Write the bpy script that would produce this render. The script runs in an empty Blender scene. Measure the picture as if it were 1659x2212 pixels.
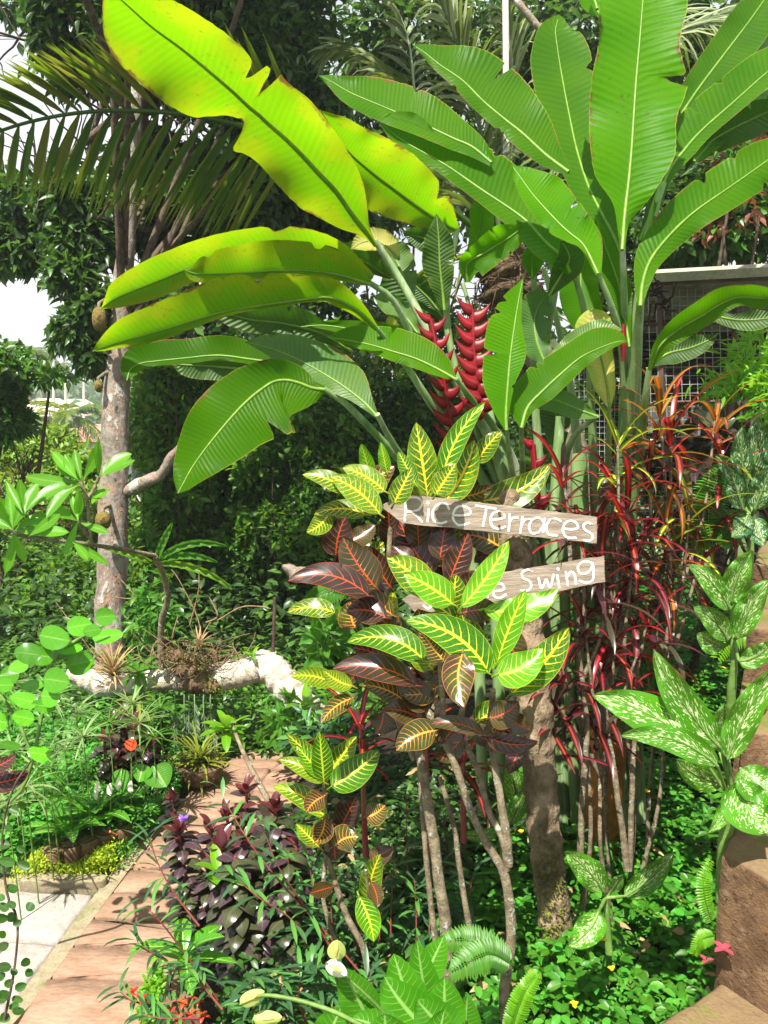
import bpy, math, random
import numpy as np
from mathutils import Vector, noise as mnoise
R=math.radians
C=bpy.context.scene.collection
sc=bpy.context.scene
# ---------------- camera, sky, sun, exposure ----------------
F=1723.0; CU,CV=829.5,1106.0; PITCH=R(7.8); CAMZ=2.0
cam=bpy.data.cameras.new('camera'); co=bpy.data.objects.new('camera',cam); C.objects.link(co)
cam.sensor_fit='VERTICAL'; cam.angle=2*math.atan(1106/F); cam.clip_end=1500; cam.clip_start=0.05
co.location=(0,0,CAMZ); co.rotation_euler=(R(90)-PITCH,0,0); sc.camera=co
SUN_EL,SUN_AZ=R(62),R(202)      # azimuth clockwise from +y
sdir=Vector((math.sin(SUN_AZ)*math.cos(SUN_EL),math.cos(SUN_AZ)*math.cos(SUN_EL),math.sin(SUN_EL)))
w=bpy.data.worlds.new('World'); sc.world=w; w.use_nodes=True
nt=w.node_tree; nt.nodes.clear()
o=nt.nodes.new('ShaderNodeOutputWorld'); bg=nt.nodes.new('ShaderNodeBackground'); sk=nt.nodes.new('ShaderNodeTexSky')
sk.sky_type='NISHITA'; sk.sun_disc=False; sk.sun_elevation=SUN_EL; sk.sun_rotation=SUN_AZ; sk.air_density=1.0; sk.dust_density=2.0
tc=nt.nodes.new('ShaderNodeTexCoord'); nz=nt.nodes.new('ShaderNodeTexNoise'); nz.inputs['Scale'].default_value=2.6; nz.inputs['Detail'].default_value=6
rp=nt.nodes.new('ShaderNodeValToRGB'); rp.color_ramp.elements[0].position=.36; rp.color_ramp.elements[0].color=(.35,.35,.35,1); rp.color_ramp.elements[1].position=.6; rp.color_ramp.elements[1].color=(1,1,1,1)
mx=nt.nodes.new('ShaderNodeMix'); mx.data_type='RGBA'; mx.inputs['B'].default_value=(8.2,8.4,8.8,1)
nt.links.new(tc.outputs['Generated'],nz.inputs['Vector']); nt.links.new(nz.outputs['Fac'],rp.inputs['Fac']); nt.links.new(rp.outputs['Color'],mx.inputs['Factor'])
nt.links.new(sk.outputs['Color'],mx.inputs['A']); nt.links.new(mx.outputs['Result'],bg.inputs['Color']); bg.inputs['Strength'].default_value=.05
nt.links.new(bg.outputs[0],o.inputs[0])
sl=bpy.data.lights.new('sun','SUN'); sl.energy=5.0; sl.angle=R(.5); sl.color=(1,.95,.86)
so=bpy.data.objects.new('sun',sl); C.objects.link(so); so.rotation_euler=sdir.to_track_quat('Z','Y').to_euler()
sc.view_settings.view_transform='Standard'; sc.view_settings.look='None'; sc.view_settings.gamma=1; sc.view_settings.exposure=1.45
sc.cycles.max_bounces=6; sc.cycles.diffuse_bounces=3; sc.cycles.glossy_bounces=2; sc.cycles.transmission_bounces=4; sc.cycles.transparent_max_bounces=6
sc.cycles.caustics_reflective=False; sc.cycles.caustics_refractive=False
# ---------------- pixel rays to world ----------------
cp,sp=math.cos(PITCH),math.sin(PITCH)
def P(u,v,d):
    u=np.asarray(u,float); v=np.asarray(v,float); d=np.asarray(d,float)
    r=(u-CU)/F*d; s=(v-CV)/F*d
    return np.stack(np.broadcast_arrays(r, d*cp-s*sp, CAMZ-d*sp-s*cp),-1)
def G(u,v,z=0.):
    k=(CAMZ-z)/(sp+(v-CV)/F*cp); return P(u,v,k)
def px(w,d): return w*d/F
rng=np.random.default_rng(7)
U=lambda a,b,n=None: rng.uniform(a,b,n)
# ---------------- mesh builder ----------------
ORG={}
class MB:
    def __init__(s): s.V=[];s.F=[];s.T=[];s.n=0;s.M=[]
    def add(s,V,Fs,T=None,mi=0):
        V=np.asarray(V,float).reshape(-1,3)
        T=np.zeros((len(V),2)) if T is None else np.asarray(T,float).reshape(-1,2)
        for f in (Fs if isinstance(Fs,list) else [Fs]):
            f=np.asarray(f,int); s.F.append(f+s.n); s.M.append(mi)
        s.V.append(V); s.T.append(T); s.n+=len(V)
    def build(s,name,mat,parent=None,smooth=True,at=None,label=None):
        V=np.concatenate(s.V); T=np.concatenate(s.T)
        off=np.array(ORG.get(parent.name,(0,0,0)) if parent else (at if at is not None else (0,0,0)),float)
        me=bpy.data.meshes.new(name); me.vertices.add(len(V)); me.vertices.foreach_set('co',(V-off).ravel())
        lp=np.concatenate([f.ravel() for f in s.F]); cnt=np.concatenate([np.full(f.shape[0],f.shape[1]) for f in s.F])
        mi=np.concatenate([np.full(f.shape[0],m) for f,m in zip(s.F,s.M)])
        st=np.concatenate([[0],np.cumsum(cnt)[:-1]])
        me.loops.add(len(lp)); me.loops.foreach_set('vertex_index',lp.astype(np.int32))
        me.polygons.add(len(cnt)); me.polygons.foreach_set('loop_start',st.astype(np.int32))
        me.polygons.foreach_set('material_index',mi.astype(np.int32))
        me.update(calc_edges=True)
        me.polygons.foreach_set('use_smooth',np.full(len(cnt),smooth))
        uv=me.uv_layers.new(name='UVMap'); uv.data.foreach_set('uv',T[lp].ravel().astype(np.float32))
        for m in (mat if isinstance(mat,(list,tuple)) else [mat]): me.materials.append(m)
        ob=bpy.data.objects.new(name,me); C.objects.link(ob)
        if parent: ob.parent=parent
        else: ob.location=off; ORG[ob.name]=tuple(off)
        if label: ob['label']=label
        return ob
def thing(name,label,cat,loc=(0,0,0),group=None):
    o=bpy.data.objects.new(name,None); C.objects.link(o); o.location=tuple(float(x) for x in loc); o.empty_display_size=.1
    ORG[o.name]=tuple(float(x) for x in loc); o['label']=label; o['category']=cat
    if group: o['group']=group
    return o
def tag(o,label,cat,group=None,kind=None):
    o['label']=label; o['category']=cat
    if group:o['group']=group
    if kind:o['kind']=kind
    return o
def unit(v): v=np.asarray(v,float); return v/np.maximum(np.linalg.norm(v,axis=-1,keepdims=True),1e-9)
def grid(nr,nc,wrap=False):
    i=np.arange(nr-1)[:,None]; j=np.arange(nc if wrap else nc-1)[None,:]; k=(j+1)%nc
    return np.stack([i*nc+j,i*nc+k,(i+1)*nc+k,(i+1)*nc+j],-1).reshape(-1,4)
def cr(pts,n):
    p=np.asarray(pts,float); m=len(p)
    if m==2: t=np.linspace(0,1,n)[:,None]; return p[0]*(1-t)+p[1]*t
    L=np.concatenate([[0],np.cumsum(np.linalg.norm(np.diff(p[:,:2] if p.shape[1]>3 else p,axis=0),axis=1))]); L/=L[-1]
    q=np.linspace(0,1,n); i=np.clip(np.searchsorted(L,q,side='right')-1,0,m-2); t=((q-L[i])/(L[i+1]-L[i]))[:,None]
    e=np.vstack([2*p[0]-p[1],p,2*p[-1]-p[-2]]); a,b,c,d=e[i],e[i+1],e[i+2],e[i+3]
    return .5*(2*b+(c-a)*t+(2*a-5*b+4*c-d)*t*t+(3*b-a-3*c+d)*t**3)
def tube(mb,pts,rad,n=8,k=None,lump=0,cap=True,seed=0,mi=0):
    pts=np.asarray(pts,float); k=k or max(2,3*len(pts))
    rad=np.asarray(rad if np.ndim(rad) else [rad]*len(pts),float)
    q=cr(np.hstack([pts,rad[:,None]]) if 0 else pts,k)
    L=np.concatenate([[0],np.cumsum(np.linalg.norm(np.diff(pts,axis=0),axis=1))]); L/=max(L[-1],1e-9)
    r=np.interp(np.linspace(0,1,k),L,rad)
    t=unit(np.gradient(q,axis=0)); a=np.array([.31,.2,.93]) if abs(t[0][2])<.9 else np.array([1.,.1,.1])
    n1=unit(np.cross(t,a)); n2=np.cross(t,n1)
    th=np.linspace(0,2*np.pi,n,endpoint=False)
    rr=r[:,None]*np.ones((k,n))
    if lump:
        g=np.random.default_rng(abs(seed)); ph=g.uniform(0,6.28,(5,)); kk=np.arange(k)[:,None]
        rr*=1+lump*(np.sin(kk*.9+ph[0]+th*1)+.7*np.sin(kk*1.7+ph[1]-th*2)+.5*np.sin(kk*3.1+ph[2]+th*3)+.8*g.uniform(-1,1,(k,n)))
    V=q[:,None]+rr[...,None]*(np.cos(th)[None,:,None]*n1[:,None]+np.sin(th)[None,:,None]*n2[:,None])
    T=np.stack(np.broadcast_arrays(np.linspace(0,1,k)[:,None],th[None]/6.283),-1)
    mb.add(V,grid(k,n,True),T,mi)
    if cap:
        for e,o_ in ((0,0),(k-1,(k-1)*n)):
            mb.add(np.vstack([V[e],q[e]]),np.stack([np.arange(n),(np.arange(n)+1)%n,np.full(n,n)],-1) if e else np.stack([(np.arange(n)+1)%n,np.arange(n),np.full(n,n)],-1),np.zeros((n+1,2)),mi)
def ptube(mb,pp,**kw):   # points as (u,v,d,radius px)
    pp=np.asarray(pp,float); tube(mb,P(pp[:,0],pp[:,1],pp[:,2]),pp[:,3]*pp[:,2]/F,**kw)
def box(mb,c,s,rz=0,bev=0,mi=0):
    x,y,z=np.array(s)/2.; b=min(bev,x,y,z)
    if b<=0:
        V=np.array([[a*x,bb*y,cc*z] for a in(-1,1) for bb in(-1,1) for cc in(-1,1)]); Fq=np.array([[0,1,3,2],[4,6,7,5],[0,4,5,1],[2,3,7,6],[0,2,6,4],[1,5,7,3]])
        V=V@np.array([[math.cos(rz),math.sin(rz),0],[-math.sin(rz),math.cos(rz),0],[0,0,1]])+np.array(c); mb.add(V,Fq,None,mi); return
    prof=[(-z,b),(-z+b,0),(z-b,0),(z,b)]; n=8; V=[]
    for zz,i in prof:
        a,bb=x-i,y-i; k=b*.7
        V+=[[-a+k,-bb,zz],[a-k,-bb,zz],[a,-bb+k,zz],[a,bb-k,zz],[a-k,bb,zz],[-a+k,bb,zz],[-a,bb-k,zz],[-a,-bb+k,zz]]
    V=np.array(V)@np.array([[math.cos(rz),math.sin(rz),0],[-math.sin(rz),math.cos(rz),0],[0,0,1]])+np.array(c)
    mb.add(V,[grid(4,8,True),np.array([[7,6,5,4,3,2,1,0]]),np.array([[24,25,26,27,28,29,30,31]])],None,mi)
def prism(mb,poly,z0,z1,mi=0):
    poly=np.asarray(poly,float)[:,:2]; n=len(poly)
    a=0.5*np.sum(poly[:,0]*np.roll(poly[:,1],-1)-poly[:,1]*np.roll(poly[:,0],-1))
    if a<0: poly=poly[::-1]
    V=np.vstack([np.c_[poly,np.full(n,z0)],np.c_[poly,np.full(n,z1)]]); i=np.arange(n); j=(i+1)%n
    mb.add(V,[np.stack([i,j,j+n,i+n],-1),np.array([i+n]),np.array([i[::-1]])],None,mi)
# leaf templates: x along, y across, z up
def tmpl(kind):
    if kind=='tri': V=[(0,0,0),(.45,-.5,.06),(.5,0,-.05),(.45,.5,.06),(1,0,-.12)]; Fs=[[0,1,2],[0,2,3],[1,4,2],[2,4,3]]
    elif kind=='oval':
        V=[(0,0,0),(.18,-.36,.05),(.2,0,-.01),(.18,.36,.05),(.55,-.5,.08),(.57,0,-.02),(.55,.5,.08),(.85,-.27,.0),(.87,0,-.07),(.85,.27,.0),(1,0,-.15)]
        Fs=[[0,1,2],[0,2,3],[1,4,5,2],[2,5,6,3],[4,7,8,5],[5,8,9,6],[7,10,8],[8,10,9]]
    elif kind=='lance':
        V=[(0,0,0),(.3,-.5,.05),(.3,0,-.0),(.3,.5,.05),(.65,-.38,-.03),(.65,0,-.08),(.65,.38,-.03),(1,0,-.25)]
        Fs=[[0,1,2],[0,2,3],[1,4,5,2],[2,5,6,3],[4,7,5],[5,7,6]]
    return np.array(V,float),Fs
TM={k:tmpl(k) for k in('tri','oval','lance')}
def scatter(mb,Pp,D,N,L,Wd,kind='tri',mi=0):
    V,Fs=TM[kind]; n=len(Pp)
    D=unit(D); S=unit(np.cross(N,D)); N=np.cross(D,S)
    L=np.broadcast_to(L,(n,)); Wd=np.broadcast_to(Wd,(n,))
    W=Pp[:,None]+V[None,:,0,None]*D[:,None]*L[:,None,None]+V[None,:,1,None]*S[:,None]*Wd[:,None,None]+V[None,:,2,None]*N[:,None]*L[:,None,None]
    T=np.broadcast_to(np.stack([V[:,0],V[:,1]+.5],-1),(n,len(V),2)); k=len(V)
    out=[]
    for m in (3,4):
        f=np.array([q for q in Fs if len(q)==m])
        if len(f): out.append((np.arange(n)[:,None,None]*k+f[None]).reshape(-1,m))
    mb.add(W.reshape(-1,3),out,T.reshape(-1,2),mi)
def rdir(n): return unit(rng.normal(size=(n,3)))
def blob(mb,u,v,d,ru,rv,n,leaf,rd=None,wd=.45,kind='tri',shell=.5,droop=.3,clump=0,mi=0,up=.8):
    """leaves spread through an ellipsoid given by its picture place, depth and size"""
    a,b=px(ru,d),px(rv,d); c=rd if rd else .5*(a+b)
    c0=P(u,v,d); x=rdir(n)*(U(0,1,n)**shell)[:,None]
    if clump:
        cc=rdir(clump)*(U(.25,1,clump)**.5)[:,None]; x=np.where((np.arange(n)%3>0)[:,None],cc[rng.integers(0,clump,n)]+rng.normal(size=(n,3))*U(.08,.26,n)[:,None],x)
    Pp=c0+x*np.array([a,c,b])
    D=rdir(n)+unit(x)*.7-np.array([0,0,droop]); N=rdir(n)*.8+np.array([0,-.15,up])
    scatter(mb,Pp,D,N,leaf*U(.6,1.3,n),leaf*wd*U(.7,1.2,n),kind,mi)
def arch(mb,base,az,el,L,W,droop,ns=7,prof='lance',cup=.25,twist=0,mi=0,d3=None,curlw=0):
    """one arching leaf as a folded strip"""
    t=np.linspace(0,1,ns); e=el-droop*t**1.3; az_=az+twist*t
    dr=np.stack([np.cos(az_)*np.cos(e),np.sin(az_)*np.cos(e),np.sin(e)],-1)
    p=np.asarray(base)+np.vstack([[0,0,0],np.cumsum((dr[1:]+dr[:-1])/2*(L/(ns-1)),axis=0)])
    s=np.stack([-np.sin(az_),np.cos(az_),np.zeros(ns)],-1); nn=np.cross(dr,s)
    nn*=np.sign(nn[:1,2:3]+1e-9) if abs(nn[0,2])>.01 else 1
    if prof=='lance': wv=np.sin(np.pi*np.clip(t*.92+.06,0,1))**.8
    elif prof=='strap': wv=np.clip(np.minimum(t*6+.35,(1-t)*3.2),0,1)
    elif prof=='ovate': wv=np.sin(np.pi*t**.75)**.75
    elif prof=='obov': wv=np.sin(np.pi*t**1.4)**.7
    wv=wv*W/2; wv[-1]=0
    A=p-s*wv[:,None]+nn*(cup*wv)[:,None]; B=p+s*wv[:,None]+nn*(cup*wv)[:,None]
    V=np.stack([A,p,B],1); T=np.stack([np.repeat(t[:,None],3,1),np.broadcast_to([0,.5,1],(ns,3))],-1)
    mb.add(V,grid(ns,3),T,mi); return p
# ---------------- materials ----------------
def newmat(name):
    m=bpy.data.materials.new(name); m.use_nodes=True; n=m.node_tree; n.nodes.clear(); return m,n
class N_:
    def __init__(s,nt): s.nt=nt
    def __call__(s,t,_o=0,**kw):
        n=s.nt.nodes.new('ShaderNode'+t)
        for k,v in kw.items():
            if k[0]=='_': setattr(n,k[1:],v); continue
            i=n.inputs[int(k[1:])] if k[0]=='i' and k[1:].isdigit() else n.inputs[k.replace('_',' ')]
            if isinstance(v,bpy.types.NodeSocket): s.nt.links.new(v,i)
            else: i.default_value=v
        return n
    def m(s,op,a,b=None,c=None,clamp=False):
        kw={'i0':a}
        if b is not None: kw['i1']=b
        if c is not None: kw['i2']=c
        n=s('Math',_operation=op,_use_clamp=clamp,**kw); return n.outputs[0]
    def mix(s,f,a,b,mode='MIX'):
        n=s('MixRGB',_blend_type=mode,i0=f,i1=a,i2=b); return n.outputs[0]
    def noise(s,scale,vec=None,detail=3,rough=.5,dist=0):
        kw=dict(Scale=scale,Detail=detail,Roughness=rough,Distortion=dist)
        if vec is not None: kw['Vector']=vec
        return s('TexNoise',**kw).outputs[0]
    def rng(s,x,a,b,c=0.,d=1.):
        return s('MapRange',_interpolation_type='SMOOTHSTEP',i0=x,i1=a,i2=b,i3=c,i4=d).outputs[0]
def c4(c): return (*c[:3],1)
def leafmat(name,col,tcol=None,trans=.4,rough=.38,var=.35,kind=None,vein=(.5,.4,.02),nv=9,second=None,spot=None,edge=None,spec=.35,coat=0,bump=.4,vw=1.0,vor=.16,alt=None):
    m,nt=newmat(name); N=N_(nt); tcol=tcol or tuple(min(.9,c*2.6+.02) for c in col)
    uv=N('UVMap').outputs[0]; sx=N('SeparateXYZ',Vector=uv); x,y=sx.outputs[0],sx.outputs[1]
    a=N.m('ABSOLUTE',N.m('SUBTRACT',N.m('MULTIPLY',y,2.),1.))
    rnd=N('NewGeometry').outputs['Random Per Island']; oi=N('ObjectInfo').outputs['Random']
    r2=N.m('FRACT',N.m('ADD',N.m('MULTIPLY',rnd,7.31),oi))
    pos=N('TexCoord').outputs['Object']; base=c4(col); tr=c4(tcol)
    h=None
    if kind=='banana':
        t=N.m('ADD',N.m('MULTIPLY',x,float(nv)),N.m('MULTIPLY',N.m('POWER',a,.8),-2.2))
        jn=N.m('MULTIPLY',N.noise(5.,pos,2),2.2); wv=N.m('SINE',N.m('ADD',N.m('MULTIPLY',t,6.2832),jn)); wv2=N.m('SINE',N.m('MULTIPLY',t,6.2832*2.7))
        st=N.rng(N.m('ADD',wv,N.m('MULTIPLY',wv2,.5)),-1.3,1.3)
        n1=N.noise(9.,pos,5,.65); n2=N.noise(60.,pos,4,.7)
        dk=tuple(c*.62 for c in col)
        n3=N.noise(3.2,pos,3,.5); b1=N.mix(N.m('MULTIPLY',st,N.m('MULTIPLY',n1,.75)),base,c4(dk)); b1=N.mix(N.m('MULTIPLY',N.rng(n3,.4,.62),.55),b1,c4((col[0]*1.5,col[1]*1.12,col[2]))); b1=N.mix(N.m('MULTIPLY',N.rng(n3,.5,.32),.4),b1,c4((col[0]*.6,col[1]*.7,col[2]))); t1=N.mix(N.m('MULTIPLY',st,N.m('MULTIPLY',n1,.6)),tr,c4(tuple(c*.6 for c in tcol)))
        if second:
            f=N.m('MULTIPLY',N.rng(N.m('ADD',N.m('MULTIPLY',a,.55),N.m('MULTIPLY',n1,1.1)),.72,1.05),.9); b1=N.mix(f,b1,c4(second)); t1=N.mix(f,t1,c4(tuple(min(.9,c*1.9) for c in second)))
        if spot:
            f=N.m('MULTIPLY',N.rng(n2,.58,.7),N.rng(n1,.4,.6)); b1=N.mix(N.m('MULTIPLY',f,.75),b1,c4(spot)); t1=N.mix(N.m('MULTIPLY',f,.8),t1,c4(spot))
        br=N.m('MULTIPLY',N.rng(N.m('ADD',a,N.m('MULTIPLY',N.noise(22.,pos,4,.7),.5)),1.17,1.24),N.rng(N.noise(4.,pos,2),.5,.58)); b1=N.mix(br,b1,(.14,.075,.025,1)); t1=N.mix(br,t1,(.16,.08,.02,1))
        e=N.rng(a,.975,.995); b1=N.mix(N.m('MULTIPLY',e,.8),b1,(.30,.30,.03,1)); base=b1; tr=t1; h=N.m('ADD',wv,N.m('MULTIPLY',n2,.5))
    elif kind in('croton','lily'):
        nn=N.noise(26.,pos,3,.6); jit=N.m('MULTIPLY',N.m('SUBTRACT',nn,.5),.55)
        t=N.m('ADD',N.m('ADD',N.m('MULTIPLY',x,N.m('MULTIPLY',float(nv),N.m('ADD',.82,N.m('MULTIPLY',oi,.36)))),N.m('MULTIPLY',N.m('POWER',a,1.3),-1.7)),N.m('ADD',jit,N.m('MULTIPLY',N.rng(y,.49,.51),.43)))
        fr=N.m('ABSOLUTE',N.m('SUBTRACT',N.m('FRACT',t),.5))
        lim=N.m('MULTIPLY',N.m('SUBTRACT',1.08,a),.13*vw)
        sv=N.m('SUBTRACT',1.,N.m('DIVIDE',fr,lim),clamp=True); sv=N.rng(sv,0.,.45)
        mv=N.rng(a,.11*vw,.05*vw); vm=N.m('MAXIMUM',mv,N.m('MULTIPLY',sv,.9 if kind=='croton' else .45))
        if kind=='croton':
            vo=N('TexVoronoi',_feature='DISTANCE_TO_EDGE',Scale=55.,Vector=pos).outputs[0]
            vm=N.m('MAXIMUM',vm,N.m('MULTIPLY',N.rng(vo,.05,.01),vor))
            vm=N.m('MAXIMUM',vm,N.m('MULTIPLY',N.rng(a,.95,.985),.5))
        if second: base=N.mix(N.rng(N.noise(14.,pos,4,.6),.45,.6),base,c4(second))
        if alt: base=N.mix(N.rng(N.m('ADD',N.noise(9.,pos,4,.6),N.m('MULTIPLY',N.m('SUBTRACT',oi,.5),.7)),.42,.62),base,c4(alt))
        base=N.mix(vm,base,c4(vein)); tr=N.mix(vm,N.mix(1.,base,(2.3,2.3,2.3,1),'MULTIPLY'),c4(tuple(min(.95,c*1.3) for c in vein))); h=N.m('SUBTRACT',N.noise(18.,pos,2),vm)
    elif kind=='dief':
        mp=N('Mapping',Vector=uv); mp.inputs['Scale'].default_value=(17,9,1)
        sk_=N('CombineXYZ',X=N.m('SUBTRACT',N.m('MULTIPLY',x,26.),N.m('MULTIPLY',a,9.)),Y=N.m('MULTIPLY',y,15.),Z=N.m('MULTIPLY',oi,37.)).outputs[0]
        n1=N.noise(1.,sk_,3,.6,.4); th=N.m('ADD',.53,N.m('MULTIPLY',N.m('POWER',a,2.),.13)); sp_=N.rng(N.m('SUBTRACT',n1,th),0.,.025)
        sp_=N.m('MAXIMUM',sp_,N.m('MULTIPLY',N.rng(a,.06,.03),.5))
        base=N.mix(sp_,base,c4(vein)); tr=N.mix(sp_,tr,(.75,.85,.35,1)); h=n1
    elif kind=='rib':
        n1=N.rng(a,.42*vw,.2*vw); st=N.m('MULTIPLY',N.noise(30.,pos,2),1.)
        base=N.mix(n1,base,c4(vein)); tr=N.mix(n1,tr,c4(tuple(min(.9,c*1.2) for c in vein)))
        if second: base=N.mix(N.rng(N.m('ADD',r2,0.),.72,.75),base,c4(second))
    else:
        if second:
            f=N.rng(r2,.6,.7); base=N.mix(f,base,c4(second)); tr=N.mix(f,tr,c4(tuple(min(.9,c*2.) for c in second)))
        md=N.rng(a,.09,.03); base=N.mix(N.m('MULTIPLY',md,.45),base,c4(tuple(min(.8,c*1.8+.03) for c in col)))
        n1=N.noise(40.,pos,2); h=n1
    val=N.m('ADD',1.-var*.5,N.m('MULTIPLY',r2,var)); hs=N('HueSaturation',Hue=N.m('ADD',.5-.012*(var>0)-(.008 if kind=='banana' else 0),N.m('MULTIPLY',rnd,.024)),Value=val,Color=base).outputs[0]
    pr=N('BsdfPrincipled',Base_Color=hs,Roughness=rough,Specular_IOR_Level=spec)
    if coat: pr.inputs['Coat Weight'].default_value=coat; pr.inputs['Coat Roughness'].default_value=.2
    tb=N('BsdfTranslucent',Color=N('HueSaturation',Value=val,Color=tr).outputs[0] if not isinstance(tr,tuple) else tr)
    if h is not None and bump:
        bp=N('Bump',Strength=bump,Distance=.004,Height=h); nt.links.new(bp.outputs[0],pr.inputs['Normal'])
    ms=N('MixShader',i0=trans,i1=pr.outputs[0],i2=tb.outputs[0]); N('OutputMaterial',Surface=ms.outputs[0]); return m
def solid(name,c1,c2,sc_=12.,rough=.8,bump=.5,dist=.01,c3=None,s3=4.,t3=(.5,.6),str_=(1,1,1),spec=.3,coord='Object',det=6):
    m,nt=newmat(name); N=N_(nt); pos=N('TexCoord').outputs[coord]
    mp=N('Mapping',Vector=pos); mp.inputs['Scale'].default_value=str_; v=mp.outputs[0]
    n1=N.noise(sc_,v,det,.65); col=N.mix(N.rng(n1,.35,.65),c4(c1),c4(c2))
    h=n1
    if c3 is not None:
        n2=N.noise(s3,v,6,.7); f=N.rng(n2,*t3); col=N.mix(f,col,c4(c3)); h=N.m('ADD',n1,N.m('MULTIPLY',f,.3))
    n4=N.noise(sc_*6,v,3,.7); col=N.mix(.35,col,N.mix(N.rng(n4,.3,.7),(.25,.25,.25,1),(1,1,1,1)),'MULTIPLY')
    h=N.m('ADD',h,N.m('MULTIPLY',n4,.4))
    bp=N('Bump',Strength=bump,Distance=dist,Height=h)
    pr=N('BsdfPrincipled',Base_Color=col,Roughness=rough,Specular_IOR_Level=spec,Normal=bp.outputs[0]); N('OutputMaterial',Surface=pr.outputs[0]); return m
# ---------------- materials used ----------------
M={}
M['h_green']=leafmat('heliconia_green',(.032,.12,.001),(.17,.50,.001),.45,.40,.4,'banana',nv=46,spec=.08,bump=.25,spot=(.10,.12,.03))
M['h_yel']=leafmat('heliconia_yellowing',(.045,.14,.001),(.21,.50,.001),.62,.40,.1,'banana',nv=52,spec=.14,bump=.25,second=(.16,.22,.002),spot=(.14,.10,.02))
M['h_lime']=leafmat('heliconia_lime',(.045,.19,.001),(.24,.66,.001),.5,.4,.15,'banana',nv=44,spec=.08,bump=.25,spot=(.07,.08,.02))
M['h_glauc']=leafmat('heliconia_grey_bloom',(.055,.135,.025),(.12,.40,.01),.3,.42,.12,'banana',nv=34,spec=.35,bump=.25,spot=(.08,.10,.04))
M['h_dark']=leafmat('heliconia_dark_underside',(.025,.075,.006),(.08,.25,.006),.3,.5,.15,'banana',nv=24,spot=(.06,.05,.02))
M['h_pale']=leafmat('heliconia_pale_worn',(.36,.38,.10),(.8,.85,.2),.45,.5,.1,'banana',nv=22,second=(.25,.33,.04))
M['stalk']=solid('heliconia_stalk_skin',(.10,.20,.05),(.22,.32,.13),8,.5,.1,.003,(.38,.42,.30),6.,(.5,.7),(1,1,.15))
M['rib']=solid('midrib_green',(.11,.22,.02),(.16,.27,.03),10,.45,.05,.002)
M['red']=leafmat('bract_red',(.17,.003,.009),(.45,.01,.015),.12,.42,.5,bump=.1,spec=.3)
M['cG']=leafmat('croton_green',(.035,.12,.008),None,.3,.26,.25,'croton',vein=(.75,.55,.03),nv=10,coat=.2,alt=(.09,.20,.01))
M['cL']=leafmat('croton_lime',(.085,.27,.006),None,.36,.3,.25,'croton',vein=(.60,.68,.04),nv=10,coat=.2,vor=.06,alt=(.035,.14,.005))
M['cD']=leafmat('croton_dark',(.022,.014,.010),None,.10,.28,.2,'croton',vein=(.50,.055,.012),nv=9,coat=.3,vw=.55,vor=0.,alt=(.03,.035,.010))
M['cO']=leafmat('croton_bronze',(.05,.03,.018),None,.25,.25,.2,'croton',vein=(.80,.30,.04),nv=9,coat=.25,second=(.05,.07,.01),vw=.8,vor=.05,alt=(.035,.05,.012))
M['rc']=leafmat('narrow_croton_red',(.10,.008,.014),(.35,.02,.025),.3,.33,.9,'rib',vein=(.50,.035,.02),second=(.05,.015,.02),coat=.2)
M['rcm']=leafmat('narrow_croton_dark_red',(.045,.008,.012),(.2,.015,.02),.22,.3,.9,'rib',vein=(.30,.025,.02),second=(.03,.028,.015),coat=.2)
M['rco']=leafmat('narrow_croton_orange',(.09,.05,.01),(.3,.2,.02),.3,.3,.5,'rib',vein=(.75,.13,.015),second=(.12,.16,.01),coat=.2)
M['rcy']=leafmat('narrow_croton_yellow_green',(.06,.14,.012),(.2,.4,.02),.3,.3,.3,'rib',vein=(.75,.62,.04),second=(.07,.05,.01),coat=.2)
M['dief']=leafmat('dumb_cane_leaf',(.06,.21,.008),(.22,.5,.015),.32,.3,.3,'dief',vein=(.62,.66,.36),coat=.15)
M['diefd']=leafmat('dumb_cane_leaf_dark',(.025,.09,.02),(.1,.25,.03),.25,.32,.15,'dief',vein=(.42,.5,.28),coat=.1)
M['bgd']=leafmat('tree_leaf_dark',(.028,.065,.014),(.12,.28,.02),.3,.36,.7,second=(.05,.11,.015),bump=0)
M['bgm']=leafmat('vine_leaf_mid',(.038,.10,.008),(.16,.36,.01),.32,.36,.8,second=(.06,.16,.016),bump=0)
M['bgl']=leafmat('sunny_leaf',(.085,.19,.012),(.32,.55,.02),.38,.4,.8,second=(.045,.13,.01),bump=0)  # lighter leaf green; also paints the sunlit clumps on the hedge trees
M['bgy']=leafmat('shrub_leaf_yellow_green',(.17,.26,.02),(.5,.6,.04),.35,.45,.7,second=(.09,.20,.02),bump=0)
M['cover']=leafmat('ground_cover_leaf',(.04,.15,.009),(.15,.42,.015),.3,.4,.5,second=(.055,.22,.02),bump=0)
M['lime']=leafmat('lime_leaf',(.10,.26,.008),(.35,.7,.03),.42,.35,.4,bump=.1)
M['plum']=leafmat('frangipani_leaf',(.085,.25,.006),(.32,.66,.01),.45,.34,.35,kind='lily',vein=(.22,.40,.06),nv=14,vw=.7)
M['lily']=leafmat('peace_lily_leaf',(.06,.22,.008),(.24,.58,.015),.35,.26,.3,kind='lily',vein=(.28,.48,.12),nv=11,coat=.2)
M['round']=leafmat('round_leaf',(.07,.25,.008),(.25,.6,.015),.35,.22,.7,kind='lily',vein=(.17,.38,.04),nv=5,coat=.25,vw=.6)
M['vine']=leafmat('foreground_vine_leaf',(.03,.085,.012),(.12,.32,.02),.3,.4,.5,bump=.1)
M['pd']=leafmat('purple_black_leaf',(.050,.056,.024),(.10,.07,.03),.12,.28,.9,second=(.040,.022,.028),coat=.35,bump=.15)
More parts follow.
